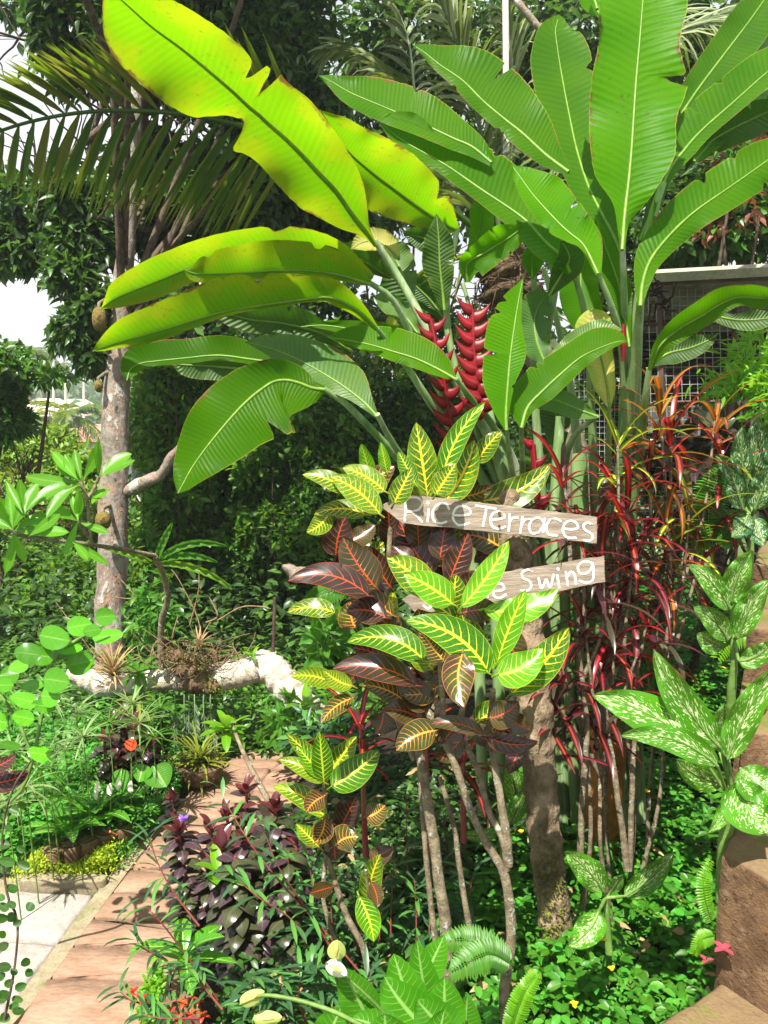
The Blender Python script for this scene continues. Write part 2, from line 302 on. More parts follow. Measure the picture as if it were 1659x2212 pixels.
M['pr']=leafmat('maroon_shoot_leaf',(.085,.018,.02),(.28,.05,.04),.22,.3,.4,coat=.2,bump=.1)
M['will']=leafmat('willow_like_leaf',(.035,.10,.035),(.1,.25,.05),.25,.38,.6,second=(.06,.17,.03),bump=.1)
M['sedge']=leafmat('sedge_leaf',(.16,.25,.09),(.35,.5,.12),.3,.4,.5,bump=0)
M['grass']=leafmat('edging_leaf',(.30,.40,.02),(.6,.75,.04),.35,.45,.4,bump=0)
M['frond']=leafmat('palm_leaflet',(.05,.12,.008),(.30,.44,.01),.42,.4,.6,second=(.12,.13,.012),bump=0)
M['frondw']=leafmat('palm_leaflet_shiny',(.15,.20,.07),(.26,.36,.04),.25,.22,.8,second=(.24,.27,.15),bump=0)
M['dry']=leafmat('dry_leaf',(.30,.20,.09),(.4,.28,.1),.2,.6,.5,bump=0)
M['fern']=leafmat('fern_leaf',(.05,.16,.012),(.2,.5,.04),.35,.42,.3,bump=0)
M['grey_chain']=leafmat('hanging_fig_leaf',(.20,.27,.16),(.3,.4,.12),.2,.45,.3,bump=0)
M['mum']=leafmat('scarlet_leaf',(.50,.06,.02),(.7,.12,.03),.3,.4,.4,bump=0)
M['mumd']=leafmat('bronze_leaf',(.16,.05,.025),(.35,.12,.04),.25,.4,.5,bump=0)
M['white']=leafmat('spathe_white',(.80,.80,.66),(.8,.82,.6),.35,.45,.1,bump=.1)
M['spg']=leafmat('spathe_green_yellow',(.50,.58,.16),(.6,.7,.2),.35,.45,.1,bump=.1,spot=None)
M['anth']=leafmat('anthurium_red',(.70,.05,.02),(.8,.1,.03),.25,.25,.1,bump=.1)
M['yfl']=leafmat('yellow_petal',(.85,.55,.02),(.9,.7,.05),.3,.5,.1,bump=0)
M['vio']=leafmat('violet_petal',(.22,.10,.75),(.4,.2,.8),.3,.5,.1,bump=0)
M['seed']=solid('spadix_grain',(.45,.32,.06),(.7,.6,.2),90,.6,.8,.004)
M['bark']=solid('spotted_grey_bark',(.13,.10,.075),(.34,.30,.25),9,.9,1.,.03,(.32,.17,.10),6.,(.55,.6),(1,1,.6))
M['postbark']=solid('rough_post_bark',(.12,.085,.05),(.30,.22,.14),13,.95,1.,.02,(.055,.075,.018),5.,(.52,.66),(1,1,.6))
M['lichen']=solid('lichen_pale_bark',(.58,.52,.44),(.36,.30,.22),22,.9,.9,.015,(.70,.70,.62),8.,(.5,.58))
M['twig']=solid('stem_bark',(.13,.10,.06),(.27,.22,.14),30,.9,1.,.008,(.40,.38,.31),26.,(.56,.62))
M['twigd']=solid('dark_twig',(.05,.035,.025),(.13,.09,.06),30,.9,.6,.005)
M['gstem']=solid('green_stem',(.09,.17,.03),(.16,.27,.06),15,.5,.2,.004)
M['rstem']=solid('reddish_stem',(.28,.03,.05),(.20,.09,.05),15,.5,.2,.004)
M['fib']=solid('palm_fibre',(.06,.035,.02),(.20,.13,.07),25,.95,1.,.03,str_=(1,1,.3))
M['moss']=leafmat('moss_tuft',(.14,.17,.01),(.3,.34,.02),.25,.7,.6,bump=0)
M['root']=solid('dry_root',(.30,.19,.11),(.16,.09,.05),30,.9,.4,.004)
M['board']=solid('weathered_board',(.22,.17,.125),(.36,.29,.225),9,.85,.5,.006,(.26,.24,.12),14.,(.6,.75),(1,1,9))
M['paint']=solid('white_sign_paint',(.82,.80,.76),(.70,.68,.64),40,.6,.2,.002,(.30,.24,.18),42.,(.57,.63))
M['nail']=solid('rusty_nail',(.10,.03,.02),(.2,.06,.03),60,.7,.3,.002)
M['stone']=solid('brown_step_stone',(.11,.062,.032),(.20,.118,.06),70,.95,.9,.008,(.13,.15,.015),3.2,(.52,.66))
M['slab']=solid('grey_round_stone',(.12,.11,.09),(.22,.20,.17),12,.85,.6,.01,(.16,.14,.08),4.,(.5,.65))
M['pave']=solid('pink_brown_paver',(.23,.135,.085),(.32,.20,.135),5,.9,.6,.008,(.33,.22,.15),9.,(.56,.7),(1,3,1))
M['pale']=solid('pale_paving',(.28,.25,.22),(.37,.335,.30),40,.9,.5,.004,(.48,.43,.36),6.,(.58,.72))
M['curb']=solid('mossy_kerb',(.22,.18,.11),(.31,.26,.17),20,.9,.6,.006,(.14,.15,.05),5.,(.5,.65))
M['soil']=solid('dark_soil',(.014,.011,.007),(.035,.026,.016),12,1.,1.,.03)
M['turf']=solid('green_ground',(.04,.09,.018),(.09,.15,.03),3,1.,1.,.05,(.10,.08,.04),.8,(.55,.65))
M['hill']=solid('far_green_slope',(.05,.10,.03),(.10,.16,.05),.15,1.,.6,.3,(.14,.16,.06),.05,(.5,.6))
M['tin']=solid('weathered_tin_roof',(.20,.18,.16),(.30,.28,.25),5,.65,.2,.003,(.14,.08,.05),2.,(.55,.7),(1,1,1))
M['wire']=solid('galvanised_wire',(.35,.35,.34),(.5,.5,.48),20,.4,.1,.001,spec=.6)
M['frame']=solid('dark_red_angle_iron',(.06,.03,.025),(.11,.06,.045),12,.6,.2,.002)
M['beam']=solid('grey_beam',(.26,.24,.18),(.34,.31,.24),9,.7,.2,.004)
M['tile']=solid('far_roof_tile',(.42,.20,.15),(.52,.27,.2),3,.8,.4,.02)
M['tile2']=solid('far_roof_pale',(.62,.42,.34),(.72,.52,.42),3,.8,.4,.02)
M['wall']=solid('far_house_wall',(.6,.55,.48),(.7,.66,.58),4,.9,.1,.01)
M['jack']=solid('jackfruit_skin',(.17,.14,.025),(.30,.22,.05),60,.8,1.,.02,(.10,.05,.015),5.,(.55,.65))
M['pot']=solid('orange_clay_pot',(.40,.16,.03),(.30,.11,.02),8,.6,.2,.004,(.18,.07,.02),5.,(.55,.65))
M['basket']=solid('coir_basket',(.12,.07,.04),(.24,.16,.09),30,.95,1.,.02)
M['sticker']=solid('dark_umbel',(.03,.012,.012),(.05,.02,.02),30,.8,.5,.01)
def trunkmat():
    m,nt=newmat('mottled_lichen_bark'); N=N_(nt); pos=N('TexCoord').outputs['Object']; mp=N('Mapping',Vector=pos); mp.inputs['Scale'].default_value=(1,1,.62); v=mp.outputs[0]
    n1=N.noise(7.,v,6,.68,.6); n2=N.noise(16.,v,6,.7); n3=N.noise(55.,v,4,.7); n0=N.noise(3.2,v,3)
    col=N.mix(N.rng(n2,.35,.65),(.13,.105,.085,1),(.27,.235,.20,1)); f1=N.rng(n1,.53,.57); col=N.mix(f1,col,(.36,.34,.30,1))
    f2=N.m('MULTIPLY',N.rng(n1,.485,.505),N.rng(n1,.535,.52)); col=N.mix(N.m('MULTIPLY',f2,.9),col,(.30,.17,.11,1)); f3=N.rng(n2,.37,.31); col=N.mix(f3,col,(.05,.038,.03,1))
    col=N.mix(N.m('MULTIPLY',N.rng(n0,.5,.62),.35),col,(.14,.16,.07,1)); col=N.mix(N.m('MULTIPLY',N.rng(n3,.6,.7),.6),col,(.55,.54,.5,1))
    h=N.m('ADD',N.m('ADD',N.m('MULTIPLY',f1,.35),n2),N.m('SUBTRACT',N.m('MULTIPLY',n3,.35),f3)); bp=N('Bump',Strength=1.,Distance=.02,Height=h)
    N('OutputMaterial',Surface=N('BsdfPrincipled',Base_Color=col,Roughness=.9,Normal=bp.outputs[0],Specular_IOR_Level=.2).outputs[0]); return m
M['bark']=trunkmat()
def stonemat():
    m,nt=newmat('pitted_brown_stone'); N=N_(nt); pos=N('TexCoord').outputs['Object']; nz_=N('SeparateXYZ',Vector=N('NewGeometry').outputs['Normal']).outputs[2]
    n1=N.noise(6.,pos,6,.7); n2=N.noise(70.,pos,4,.7); n3=N.noise(22.,pos,5,.7); n4=N.noise(3.,pos,3)
    col=N.mix(N.rng(n1,.35,.65),(.085,.048,.026,1),(.19,.112,.058,1)); col=N.mix(N.m('MULTIPLY',N.rng(n3,.55,.7),.6),col,(.26,.18,.11,1)); col=N.mix(N.m('MULTIPLY',N.rng(n2,.42,.33),.7),col,(.03,.018,.012,1))
    ms=N.m('MULTIPLY',N.rng(nz_,.35,.9),N.rng(N.m('ADD',n1,N.m('MULTIPLY',n2,.25)),.6,.74)); col=N.mix(N.m('MULTIPLY',ms,.9),N.mix(N.m('MULTIPLY',N.rng(nz_,.5,.95),.5),col,(.20,.145,.075,1)),(.10,.115,.02,1)); ms2=N.m('MULTIPLY',N.rng(n4,.55,.68),N.rng(n2,.4,.6)); col=N.mix(N.m('MULTIPLY',ms2,.4),col,(.10,.12,.02,1))
    vo=N('TexVoronoi',_feature='DISTANCE_TO_EDGE',Scale=5.,Vector=N.mix(.12,pos,N('TexNoise',Scale=6.,Vector=pos).outputs[1])).outputs[0]; ck=N.rng(vo,.0001,.0); col=N.mix(N.m('MULTIPLY',ck,.7),col,(.02,.014,.01,1))
    h=N.m('SUBTRACT',N.m('ADD',N.m('MULTIPLY',n3,.6),N.m('MULTIPLY',n2,.5)),N.m('MULTIPLY',ck,1.)); bp=N('Bump',Strength=1.,Distance=.012,Height=h)
    N('OutputMaterial',Surface=N('BsdfPrincipled',Base_Color=col,Roughness=.95,Normal=bp.outputs[0],Specular_IOR_Level=.2).outputs[0]); return m
M['stone']=stonemat()
# ---------------- terrain ----------------
def bedh(x,y):
    """height of the raised planting bed to the right of the path"""
    e=edge_x(y); t=np.clip((x-e)/.38,0,1); h=.10+.12*np.clip((x-e)/1.2,0,1)+.22*np.clip((y-2.6)/1.2,0,1)*np.clip((x-e)/1.,0,1)+.15*np.clip((y-3.6)/3,0,1)*np.clip((x-.2)/1.2,0,1)
    return np.where(t>0,h*t*t*(3-2*t),-.06)
def edge_x(y): return np.interp(y,[0,2.3,2.8,3.4,4.2,5.0,6,8],[-.78,-.74,-.70,-.66,-.40,.05,.6,1.6])
gx=np.concatenate([np.linspace(-400,-14,20),np.linspace(-12,12,97),np.linspace(14,400,20)]); gy=np.concatenate([np.linspace(-3,13,65),np.linspace(14,30,12),np.linspace(36,420,30)])
X,Y=np.meshgrid(gx,gy)
Z=-.05-np.clip(Y-9,0,40)*.16-np.clip(-X-7,0,30)*.1*(Y<60)+np.clip(Y-70,0,400)*.055
Z+=.15*np.sin(X*.7)*np.sin(Y*.45)*(Y>7)
mb=MB(); mb.add(np.stack([X,Y,Z],-1),grid(len(gy),len(gx)))
g=mb.build('ground',M['turf']); g['kind']='structure'
# raised bed soil
yy=np.linspace(1.0,6.6,57); xs=np.linspace(0,1,57); V=[]
Xb=edge_x(yy)[:,None]+xs[None]**1.5*4.6; Yb=np.repeat(yy[:,None],57,1); Zb=bedh(Xb,Yb)
Zb+=.02*np.sin(Xb*9)*np.sin(Yb*8)*(xs>0); mb=MB(); mb.add(np.stack([Xb,Yb,Zb],-1),grid(57,57)); g=mb.build('planting_bed',M['soil']); g['kind']='structure'
# path of pink slabs
def slabpoly(mb,poly,z,th,mi=0,seed=0,n=7):
    g_=np.random.default_rng(seed); poly=np.asarray(poly)[:,:2]; out=[]
    for a,b in zip(poly,np.roll(poly,-1,0)):
        L=np.linalg.norm(b-a); k=max(2,int(L/.05)); 
        for t in np.linspace(0,1,k,endpoint=False): out.append(a+(b-a)*t+g_.normal(size=2)*.0035)
    o=np.array(out); c=o.mean(0); i_=c+(o-c)*(1-.018/np.maximum(.1,np.linalg.norm(o-c,axis=1)))[:,None]; n=len(o)
    a=0.5*np.sum(o[:,0]*np.roll(o[:,1],-1)-o[:,1]*np.roll(o[:,0],-1))
    if a<0: o=o[::-1]; i_=i_[::-1]
    zt=z+g_.normal()*.0025+g_.normal(size=n)*.0012
    V=np.vstack([np.c_[o,np.full(n,z-th)],np.c_[o,zt-.009],np.c_[i_,zt],[[*c,z+.001]]]); f=grid(3,n,True); k=np.arange(n)
    mb.add(V,[f,np.stack([2*n+k,2*n+(k+1)%n,np.full(n,3*n)],-1)],None,mi)
def q(u,v,z=0): return G(u,v,z)[:2]
Ls=[(100,2110),(148,2040),(195,1982),(240,1925),(283,1874),(312,1834),(336,1802),(356,1776)]
dirv=unit(q(395,2052)-q(148,2040)); lp=[q(30,2222)]+[q(*a) for a in Ls]
lp=[lp[0]-(lp[1]-lp[0])]+lp
mb=MB()
for i in range(len(lp)-1):
    a,b=lp[i],lp[i+1]; g_=.010*unit(b-a); w_=1.15
    t1=U(-.01,.01)
    slabpoly(mb,[a+g_,a+g_+dirv*w_+[0,t1],b-g_+dirv*w_+[0,t1],b-g_],.0,.06,seed=i)
p=mb.build('path',M['pave']); p['kind']='structure'
mb=MB()   # far leg of the path, rough pink slabs curving right
far=[(350,1800),(372,1762),(392,1728),(415,1700),(440,1675),(470,1652),(505,1634),(545,1620)]
farR=[(640,1800),(650,1765),(660,1735),(672,1708),(690,1685),(705,1664),(720,1645),(735,1630)]
for i in range(len(far)-1):
    a,b,c,d=q(*far[i]),q(*farR[i]),q(*farR[i+1]),q(*far[i+1]); m1=(a+b)/2;m2=(c+d)/2; k=.004
    slabpoly(mb,[a,m1-[k,0],m2-[k,0],d],-.004,.05,seed=20+i); slabpoly(mb,[m1+[k,0],b,c,m2+[k,0]],-.004,.05,seed=40+i)
p=mb.build('far_path',M['pave']); p['kind']='structure'
# kerb strip and pale paving at the left
mb=MB(); k1=[q(u,v) for u,v in[(-20,2222),(47,2150),(95,2085),(150,2010),(215,1925),(268,1855),(305,1810),(330,1780)]]; kd=dirv*.055
for a,b in zip(k1[:-1],k1[1:]): prism(mb,[a-dirv*.01,b-dirv*.01,b+kd,a+kd],-.08,-.002)
p=mb.build('kerb',M['curb'],smooth=False); p['kind']='structure'
mb=MB(); prism(mb,[q(-800,2400),q(-800,1850),q(330,1760),q(700,1760),q(700,2700)],-.1,-.045)
p=mb.build('path_bedding',M['curb'],smooth=False); p['kind']='structure'
mb=MB()
a0=q(215,1928)-dirv*.012; stp=unit(q(47,2150)-q(215,1928)); wd=.36; hh=.30
for r in range(9):
    sh=.18*(r%2)-.02
    for c_ in range(6):
        o_=a0+stp*(r*hh)-dirv*(0 if c_==0 else c_*wd-sh); e_=a0+stp*(r*hh)-dirv*((c_+1)*wd-sh); k=.008
        slabpoly(mb,[o_-dirv*k+stp*k,e_+dirv*k+stp*k,e_+dirv*k+stp*(hh-k),o_-dirv*k+stp*(hh-k)],-.006,.04,seed=100+r*7+c_)
p=mb.build('paving',M['pale']); p['kind']='structure'
# ---------------- retaining stones, steps ----------------
def rock(name,poly,z0,z1,mat,label,cat,group=None,bev=.02,seed=0,amp=.006,smooth=1):
    """a rough block with rounded top edges"""
    g_=np.random.default_rng(seed); poly=np.asarray(poly,float)[:,:2]; a=0.5*np.sum(poly[:,0]*np.roll(poly[:,1],-1)-poly[:,1]*np.roll(poly[:,0],-1))
    if a<0: poly=poly[::-1]
    o=[]
    for p_,q_ in zip(poly,np.roll(poly,-1,0)):
        k=max(2,int(np.linalg.norm(q_-p_)/.025)); o+=[p_+(q_-p_)*t for t in np.linspace(0,1,k,endpoint=False)]
    o=np.array(o); n=len(o)
    for _ in range(smooth): o=.6*o+.2*(np.roll(o,1,0)+np.roll(o,-1,0))
    c=o.mean(0); zs=np.linspace(z0,z1-bev,max(3,int((z1-z0)/.03))); rings=[np.c_[o,np.full(n,z)] for z in zs]
    for ang in(30,60,90):
        s=bev*(1-math.cos(R(ang))); dd=np.linalg.norm(o-c,axis=1)[:,None]
        rings.append(np.c_[c+(o-c)*(1-s/dd),np.full(n,z1-bev+bev*math.sin(R(ang)))])
    for f in (.8,.6,.4,.2): rings.append(np.c_[c+(o-c)*f,np.full(n,z1)])
    V=np.array(rings); 
    for i in range(V.shape[0]):
        for j in range(n):
            v=mnoise.noise_vector(Vector(V[i,j])*6+Vector((seed,0,0)))*amp*2.2+mnoise.noise_vector(Vector(V[i,j])*25)*amp*.8; V[i,j]+=v
    m_=MB(); m_.add(V,grid(len(rings),n,True)); m_.add(np.vstack([V[-1],V[-1].mean(0)]),np.stack([np.arange(n),(np.arange(n)+1)%n,np.full(n,n)],-1))
    ob=m_.build(name,mat,at=(c[0],c[1],z0)); tag(ob,label,cat,group); return ob
def fr(u,v,d): return P(u,v,d)
# right foreground step: front face spans u 1545..; v 1809..2100
A=P(1545,2088,1.90); B=P(1850,2170,1.62); Tz=P(1556,1812,1.94)[2]
rock('step_block',[A[:2],B[:2],B[:2]+[.35,.45],A[:2]+[.17,.30]],A[2]-.1,Tz,M['stone'],'tall brown pitted stone step block at right edge of the bed','step block','stone steps climbing on the right',seed=1,bev=.016,amp=.004,smooth=0)
zt=P(1500,2150,1.85)[2]
rock('step_slab',[P(1395,2216,1.76)[:2],P(1440,2168,1.80)[:2],P(1490,2130,1.84)[:2],P(1555,2085,1.92)[:2],B[:2]+[.1,.1],P(1900,2450,1.45)[:2],P(1600,2500,1.4)[:2],P(1420,2330,1.6)[:2]],zt-.3,zt,M['stone'],'low mossy rounded stone slab in the bottom right corner','stone slab','stone steps climbing on the right',seed=2,bev=.03)
for i,(u0,v0,u1,v1,d,vt,lab) in enumerate([(1588,1800,1950,1830,2.22,1572,'brown stone step block behind the tall speckled dumb cane'),(1591,1545,1950,1555,2.36,1508,'thin brown stone step above the block behind the tall dumb cane'),(1603,1490,1950,1500,2.5,1357,'brown stone step block beside the upper speckled dumb cane'),(1618,1330,1950,1330,2.95,1215,'topmost dark stone step block at the right edge of the photo')]):
    a=P(u0,v0,d); b=P(u1,v1,d-.12); rock('step_block',[a[:2],b[:2],b[:2]+[.4,.6],a[:2]+[.27,.5]],a[2]-.35,P(u0,vt,d)[2],M['stone'],lab,'step block','stone steps climbing on the right',seed=5+i,bev=.014,amp=.004,smooth=0)
a=G(360,2180,.0)
A1=P(360,2290,2.0)
rock('kerb_stone',[P(358,2240,2.38)[:2],P(440,2260,2.34)[:2],P(436,2210,2.55)[:2],P(362,2195,2.52)[:2]],-.05,P(380,2140,2.42)[2],M['stone'],'brown upright edging stone where the bed meets the pink path','edging stone','stones edging the beds',seed=9,bev=.02)
# left bed edging (curved low wall)
lw=[(112,1862),(140,1850),(180,1838),(220,1822),(262,1804),(298,1782)]
for i,((u0,v0),(u1,v1)) in enumerate(zip(lw[:-1],lw[1:])):
    a,b=q(u0,v0+42),q(u1,v1+38); n_=np.array([-(b-a)[1],(b-a)[0]]); n_=unit(n_)*.1
    rock('edging_stone',[a,b,b+n_,a+n_],-.05,.11,M['stone'],['dark edging stone of the left bed, the one farthest left','second edging stone from the left along the left bed','middle edging stone of the left bed above the yellow-green border','second edging stone from the right along the left bed','rightmost edging stone of the left bed beside the pink path'][i],'edging stone','stones edging the beds',seed=30+i,bev=.02)
rock('edging_slab',[q(38,1918),q(222,1920),q(236,1903),q(60,1896)],-.05,.03,M['curb'],'long flat slab in front of the yellow-green border plants','edging slab',seed=44,bev=.01,amp=.003)
# seat stones and low wall behind the fallen log
def disc(u,v,d,ru,h,name,label,cat,seed):
    c=P(u,v,d); r=px(ru,d); th=np.linspace(0,6.283,40,endpoint=False)
    rock(name,np.c_[c[0]+r*np.cos(th)*(1+.06*np.sin(3*th)),c[1]+.7*r*np.sin(th)],c[2]-h,c[2],M['slab'],label,cat,seed=seed,bev=.05,amp=.012)
disc(575,1520,5.9,75,.26,'seat_stone','grey rounded seat stone in shade under the fallen log','seat stone',61)
disc(640,1478,6.5,110,.55,'boulder','broad dark boulder behind the right end of the fallen log','boulder',62)
disc(470,1500,6.8,110,.40,'boulder','low dark boulder in shade left of the seat stone','boulder',63)
# ---------------- foliage masses, trees ----------------
def branch(mb,p0,d0,L,r,depth,g_,out=None,gn=2):
    k=5; pts=[np.array(p0,float)]; d=unit(np.array(d0,float))
    for i in range(k): d=unit(d+g_.normal(size=3)*.16+[0,0,.03]); pts.append(pts[-1]+d*L/k)
    tube(mb,pts,np.linspace(r,r*.55,k+1),n=6 if r<.05 else 9,k=9,lump=.05,seed=int(g_.integers(1e6)))
    if out is not None: out.append(pts[-1]); out.append(pts[-3])
    if depth>0:
        for j in range(gn): branch(mb,pts[g_.integers(2,k+1)],unit(d+g_.normal(size=3)*.75),L*.7,r*.55,depth-1,g_,out,gn)
def crown_tree(name,label,cat,tr,blobs,leaf,mat,bark,group=None,kind='tri',limbs=6,seed=1,wd=.45,clump=14):
    tr=np.array(tr,float); base=P(*tr[0][:3]); root=thing(name,label,cat,base,group); g_=np.random.default_rng(seed)
    mt=MB(); ptube(mt,tr,n=16,k=50,lump=.05,seed=seed)
    mt.build('trunk',bark,root)
    ml=MB(); 
    tp=cr(P(tr[:,0],tr[:,1],tr[:,2]),30)
    for i in range(limbs):
        b=blobs[i%len(blobs)]; s=tp[g_.integers(12,29)]; e=P(b[0],b[1],b[2]); m_=(s+e)/2+g_.normal(size=3)*.12
        tube(ml,[s,m_,e],[.032,.022,.01],n=6,k=10,lump=.06,seed=i)
        for j in range(4): branch(ml,m_+(e-m_)*g_.uniform(0,1),g_.normal(size=3),.5,.012,1,g_)
    ml.build('limb',M['twigd'],root)
    mc=MB()
    for b in blobs: blob(mc,b[0],b[1],b[2],b[3]*1.1,b[4]*1.1,int(b[5]*1.35),leaf,kind=kind,wd=wd,clump=clump,rd=b[6] if len(b)>6 else None)
    mc.build('crown',mat,root); return root
JB=[(60,10,6.3,70,30,200),(170,40,6,90,80,2000),(290,70,6.2,110,110,2600),(430,60,6,130,90,2800),(560,110,6,110,110,2600),(650,60,6.4,80,60,1100),(650,230,6.2,80,90,1900),(560,300,6.3,90,90,1900),(690,350,6.2,75,90,1700),(200,140,6.3,90,60,1300),(400,170,6.3,120,80,2000),
 (0,-650,3.8,180,110,1900),(260,-720,3.9,180,110,1700),(420,-600,4.8,220,120,2400),(700,-620,4.8,220,120,2400),(60,440,6.2,70,45,800),(150,430,6,90,60,1500),(50,520,6.2,60,40,700),(170,520,6,75,50,1200),(390,400,6.5,110,80,2000),(490,470,6.5,90,60,1500),(330,350,6.6,90,60,1300),(620,430,6.4,90,70,1700),(200,-120,6,160,120,2500),(450,-130,6,180,120,2500),(700,-180,6.2,160,120,2200),(350,-330,5.8,240,120,2500),(700,-380,6,220,120,2400),(950,-320,6.6,160,120,1600),(520,-520,5.8,260,110,2400),(165,600,5.9,45,42,700),(195,680,5.9,40,50,800),(150,720,5.9,36,35,400),(195,765,5.9,34,28,350),(20,560,6.2,40,30,300),(720,470,6.6,80,60,1200),(340,500,6.6,90,50,1300)]  # high out-of-view blobs are extra canopy, added to shade the hedge
jt=crown_tree('jackfruit_tree','tall jackfruit tree with spotted grey trunk behind the fallen log on the left, crown extended out of view to cast shade','tree',
 [(234,1520,5.9,37),(237,1400,5.9,33),(241,1250,5.9,32),(245,1100,5.9,31),(248,950,5.9,30),(253,820,5.9,27),(263,650,5.9,21),(276,480,5.9,18),(285,350,5.9,17),(298,150,5.9,15),(312,-60,5.9,17)],
 JB,.105,M['bgd'],M['bark'],limbs=22,seed=3,kind='lance',wd=.42,clump=16)
mb=MB(); ptube(mb,[(272,1062,5.9,13),(310,1042,5.85,15),(345,1028,5.8,11),(368,992,5.75,11),(400,960,5.7,10),(430,930,5.7,9)],n=10,lump=.1); mb.build('limb',M['bark'],jt)
def jackfruit(u,v,d,ru,rv,label,st):
    c=P(u,v,d); a,b=px(ru,d),px(rv,d); th=np.linspace(0,np.pi,26)[:,None]; ph=np.linspace(0,2*np.pi,36,endpoint=False)[None]
    k=1+.035*np.cos(th*40)*np.cos(ph*18)+.05*np.sin(ph*2+1)*np.sin(th*3)
    V=np.stack(np.broadcast_arrays(a*k*np.sin(th)*np.cos(ph),a*k*np.sin(th)*np.sin(ph),b*k*np.cos(th)),-1)+c
    m_=MB(); m_.add(V,grid(26,36,True)); root=thing('jackfruit',label,'fruit',c,'jackfruits on the tree trunk'); m_.build('rind',M['jack'],root)
    m_=MB(); tube(m_,[c+[0,0,b*.9],c+[0,0,b*1.3],P(*st,5.85)],[.012,.012,.016],n=6); m_.build('stem',M['twig'],root)
jackfruit(223,1124,5.62,17,19,'roundish yellow-brown jackfruit low on the spotted trunk',(240,1090))
jackfruit(213,834,5.75,9,13,'small dark jackfruit hanging left of the trunk on a thin stem',(236,800))
jackfruit(215,690,5.6,16,26,'large brown jackfruit under the yellow leaf tips, against the trunk',(245,640))
# hedge / vine covered thicket behind
def shrub(name,label,cat,blobs,leaf,mat,group=None,stem=None,kind='tri',wd=.5,clump=16,smat=None,dens=1.25,sun_clumps=False):
    b0=blobs[0]; c=P(b0[0],b0[1],b0[2]); base=np.array([c[0],c[1],0.])
    root=thing(name,label,cat,base,group); mt=MB()
    for i,b in enumerate(blobs):
        e=P(b[0],b[1]+b[4]*.4,b[2]); s=base+rng.normal(size=3)*[.08,.08,0]; tube(mt,[s,(s+e)/2+rng.normal(size=3)*.1,e],[.03,.022,.01],n=6,lump=.05,seed=i)
        for j in range(3): branch(mt,(s+e)/2,rng.normal(size=3)+[0,0,1],.5,.01,1,rng)
    mt.build('stem',smat or M['twigd'],root); m_=MB()
    for b in blobs: blob(m_,b[0],b[1],b[2],b[3]*1.12,b[4]*1.12,int(b[5]*dens),leaf,kind=kind,wd=wd,clump=clump,rd=b[6] if len(b)>6 else .4)
    m_.build('foliage',mat,root)
    if sun_clumps:
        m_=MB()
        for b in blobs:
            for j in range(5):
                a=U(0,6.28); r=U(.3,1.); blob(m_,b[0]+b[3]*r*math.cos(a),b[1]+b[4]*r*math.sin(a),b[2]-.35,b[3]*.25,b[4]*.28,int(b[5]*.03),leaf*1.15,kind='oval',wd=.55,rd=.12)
        m_.build('sunlit_tone_leaves',M['bgl'],root)  # lighter clumps, sunlight put into the leaf colour
        m_=MB()
        for b in blobs:
            for j in range(2):
                u=b[0]+U(-1,1)*b[3]; v0=b[1]-b[4]*U(.4,1.3); v1=b[1]+b[4]*U(.2,1.6); ptube(m_,[(u,v0,b[2]-.42,.8),(u+U(-8,8),(v0+v1)/2,b[2]-.45,.9),(u+U(-10,10),v1,b[2]-.42,.7)],n=4,k=10,cap=False)
        m_.build('hanging_vine',M['twigd'],root)
    return root
H='vine covered trees behind the fallen log'
shrub('vine_clad_tree','vine covered tree right behind the spotted trunk, leaves catching sun','tree',[(340,900,7.4,60,110,2600),(380,1080,7.4,80,110,3000),(330,1230,7.2,70,90,2200),(400,830,7.6,80,70,1700),(420,960,7.6,70,100,1800)],.075,M['bgl'],H,wd=.6,sun_clumps=True)
shrub('vine_clad_tree','vine covered tree behind the big hanging heliconia leaf','tree',[(520,1060,7.6,90,120,2800),(500,900,7.9,100,100,1900),(560,1180,7.5,90,90,2400),(470,1230,7.6,80,60,1400),(560,800,8.2,100,80,1500)],.075,M['bgm'],H,wd=.6,sun_clumps=True)
shrub('vine_clad_tree','dark vine covered tree left of the red heliconia flowers','tree',[(700,960,7.6,90,110,2600),(720,1130,7.4,90,100,2800),(650,1190,7.4,80,80,1900),(800,1000,7.8,100,110,2400),(830,860,8.0,80,80,1500),(690,820,8.2,100,70,1400)],.075,M['bgm'],H,wd=.6,sun_clumps=True)
shrub('vine_clad_tree','dark leafy tree directly behind the two red heliconia flowers','tree',[(930,900,8.0,90,120,1900),(1010,760,8.2,80,80,1000),(1060,980,7.8,100,120,1700),(880,700,8.4,90,70,900),(1100,1150,7.6,120,110,1500)],.08,M['bgd'],H,wd=.6,sun_clumps=True)
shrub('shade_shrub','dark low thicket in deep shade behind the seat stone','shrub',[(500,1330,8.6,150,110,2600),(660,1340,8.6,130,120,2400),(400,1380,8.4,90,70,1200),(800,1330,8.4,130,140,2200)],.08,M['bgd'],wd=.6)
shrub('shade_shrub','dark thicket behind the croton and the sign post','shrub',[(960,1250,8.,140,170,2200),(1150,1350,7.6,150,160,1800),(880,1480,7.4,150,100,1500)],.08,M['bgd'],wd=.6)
shrub('backdrop_tree','dark tree far back between the trunk and the heliconias','tree',[(350,700,10.5,140,110,1500),(520,680,10.5,120,100,1300),(700,700,10.5,120,100,1200),(560,900,10.2,250,160,2600,1.),(850,1100,10.2,300,220,3200,1.),(420,1200,10,200,160,2400,1.),(1150,1000,10,250,260,3600,1.),(640,1250,10.4,420,160,3600,1.)],.17,M['bgd'],wd=.6)
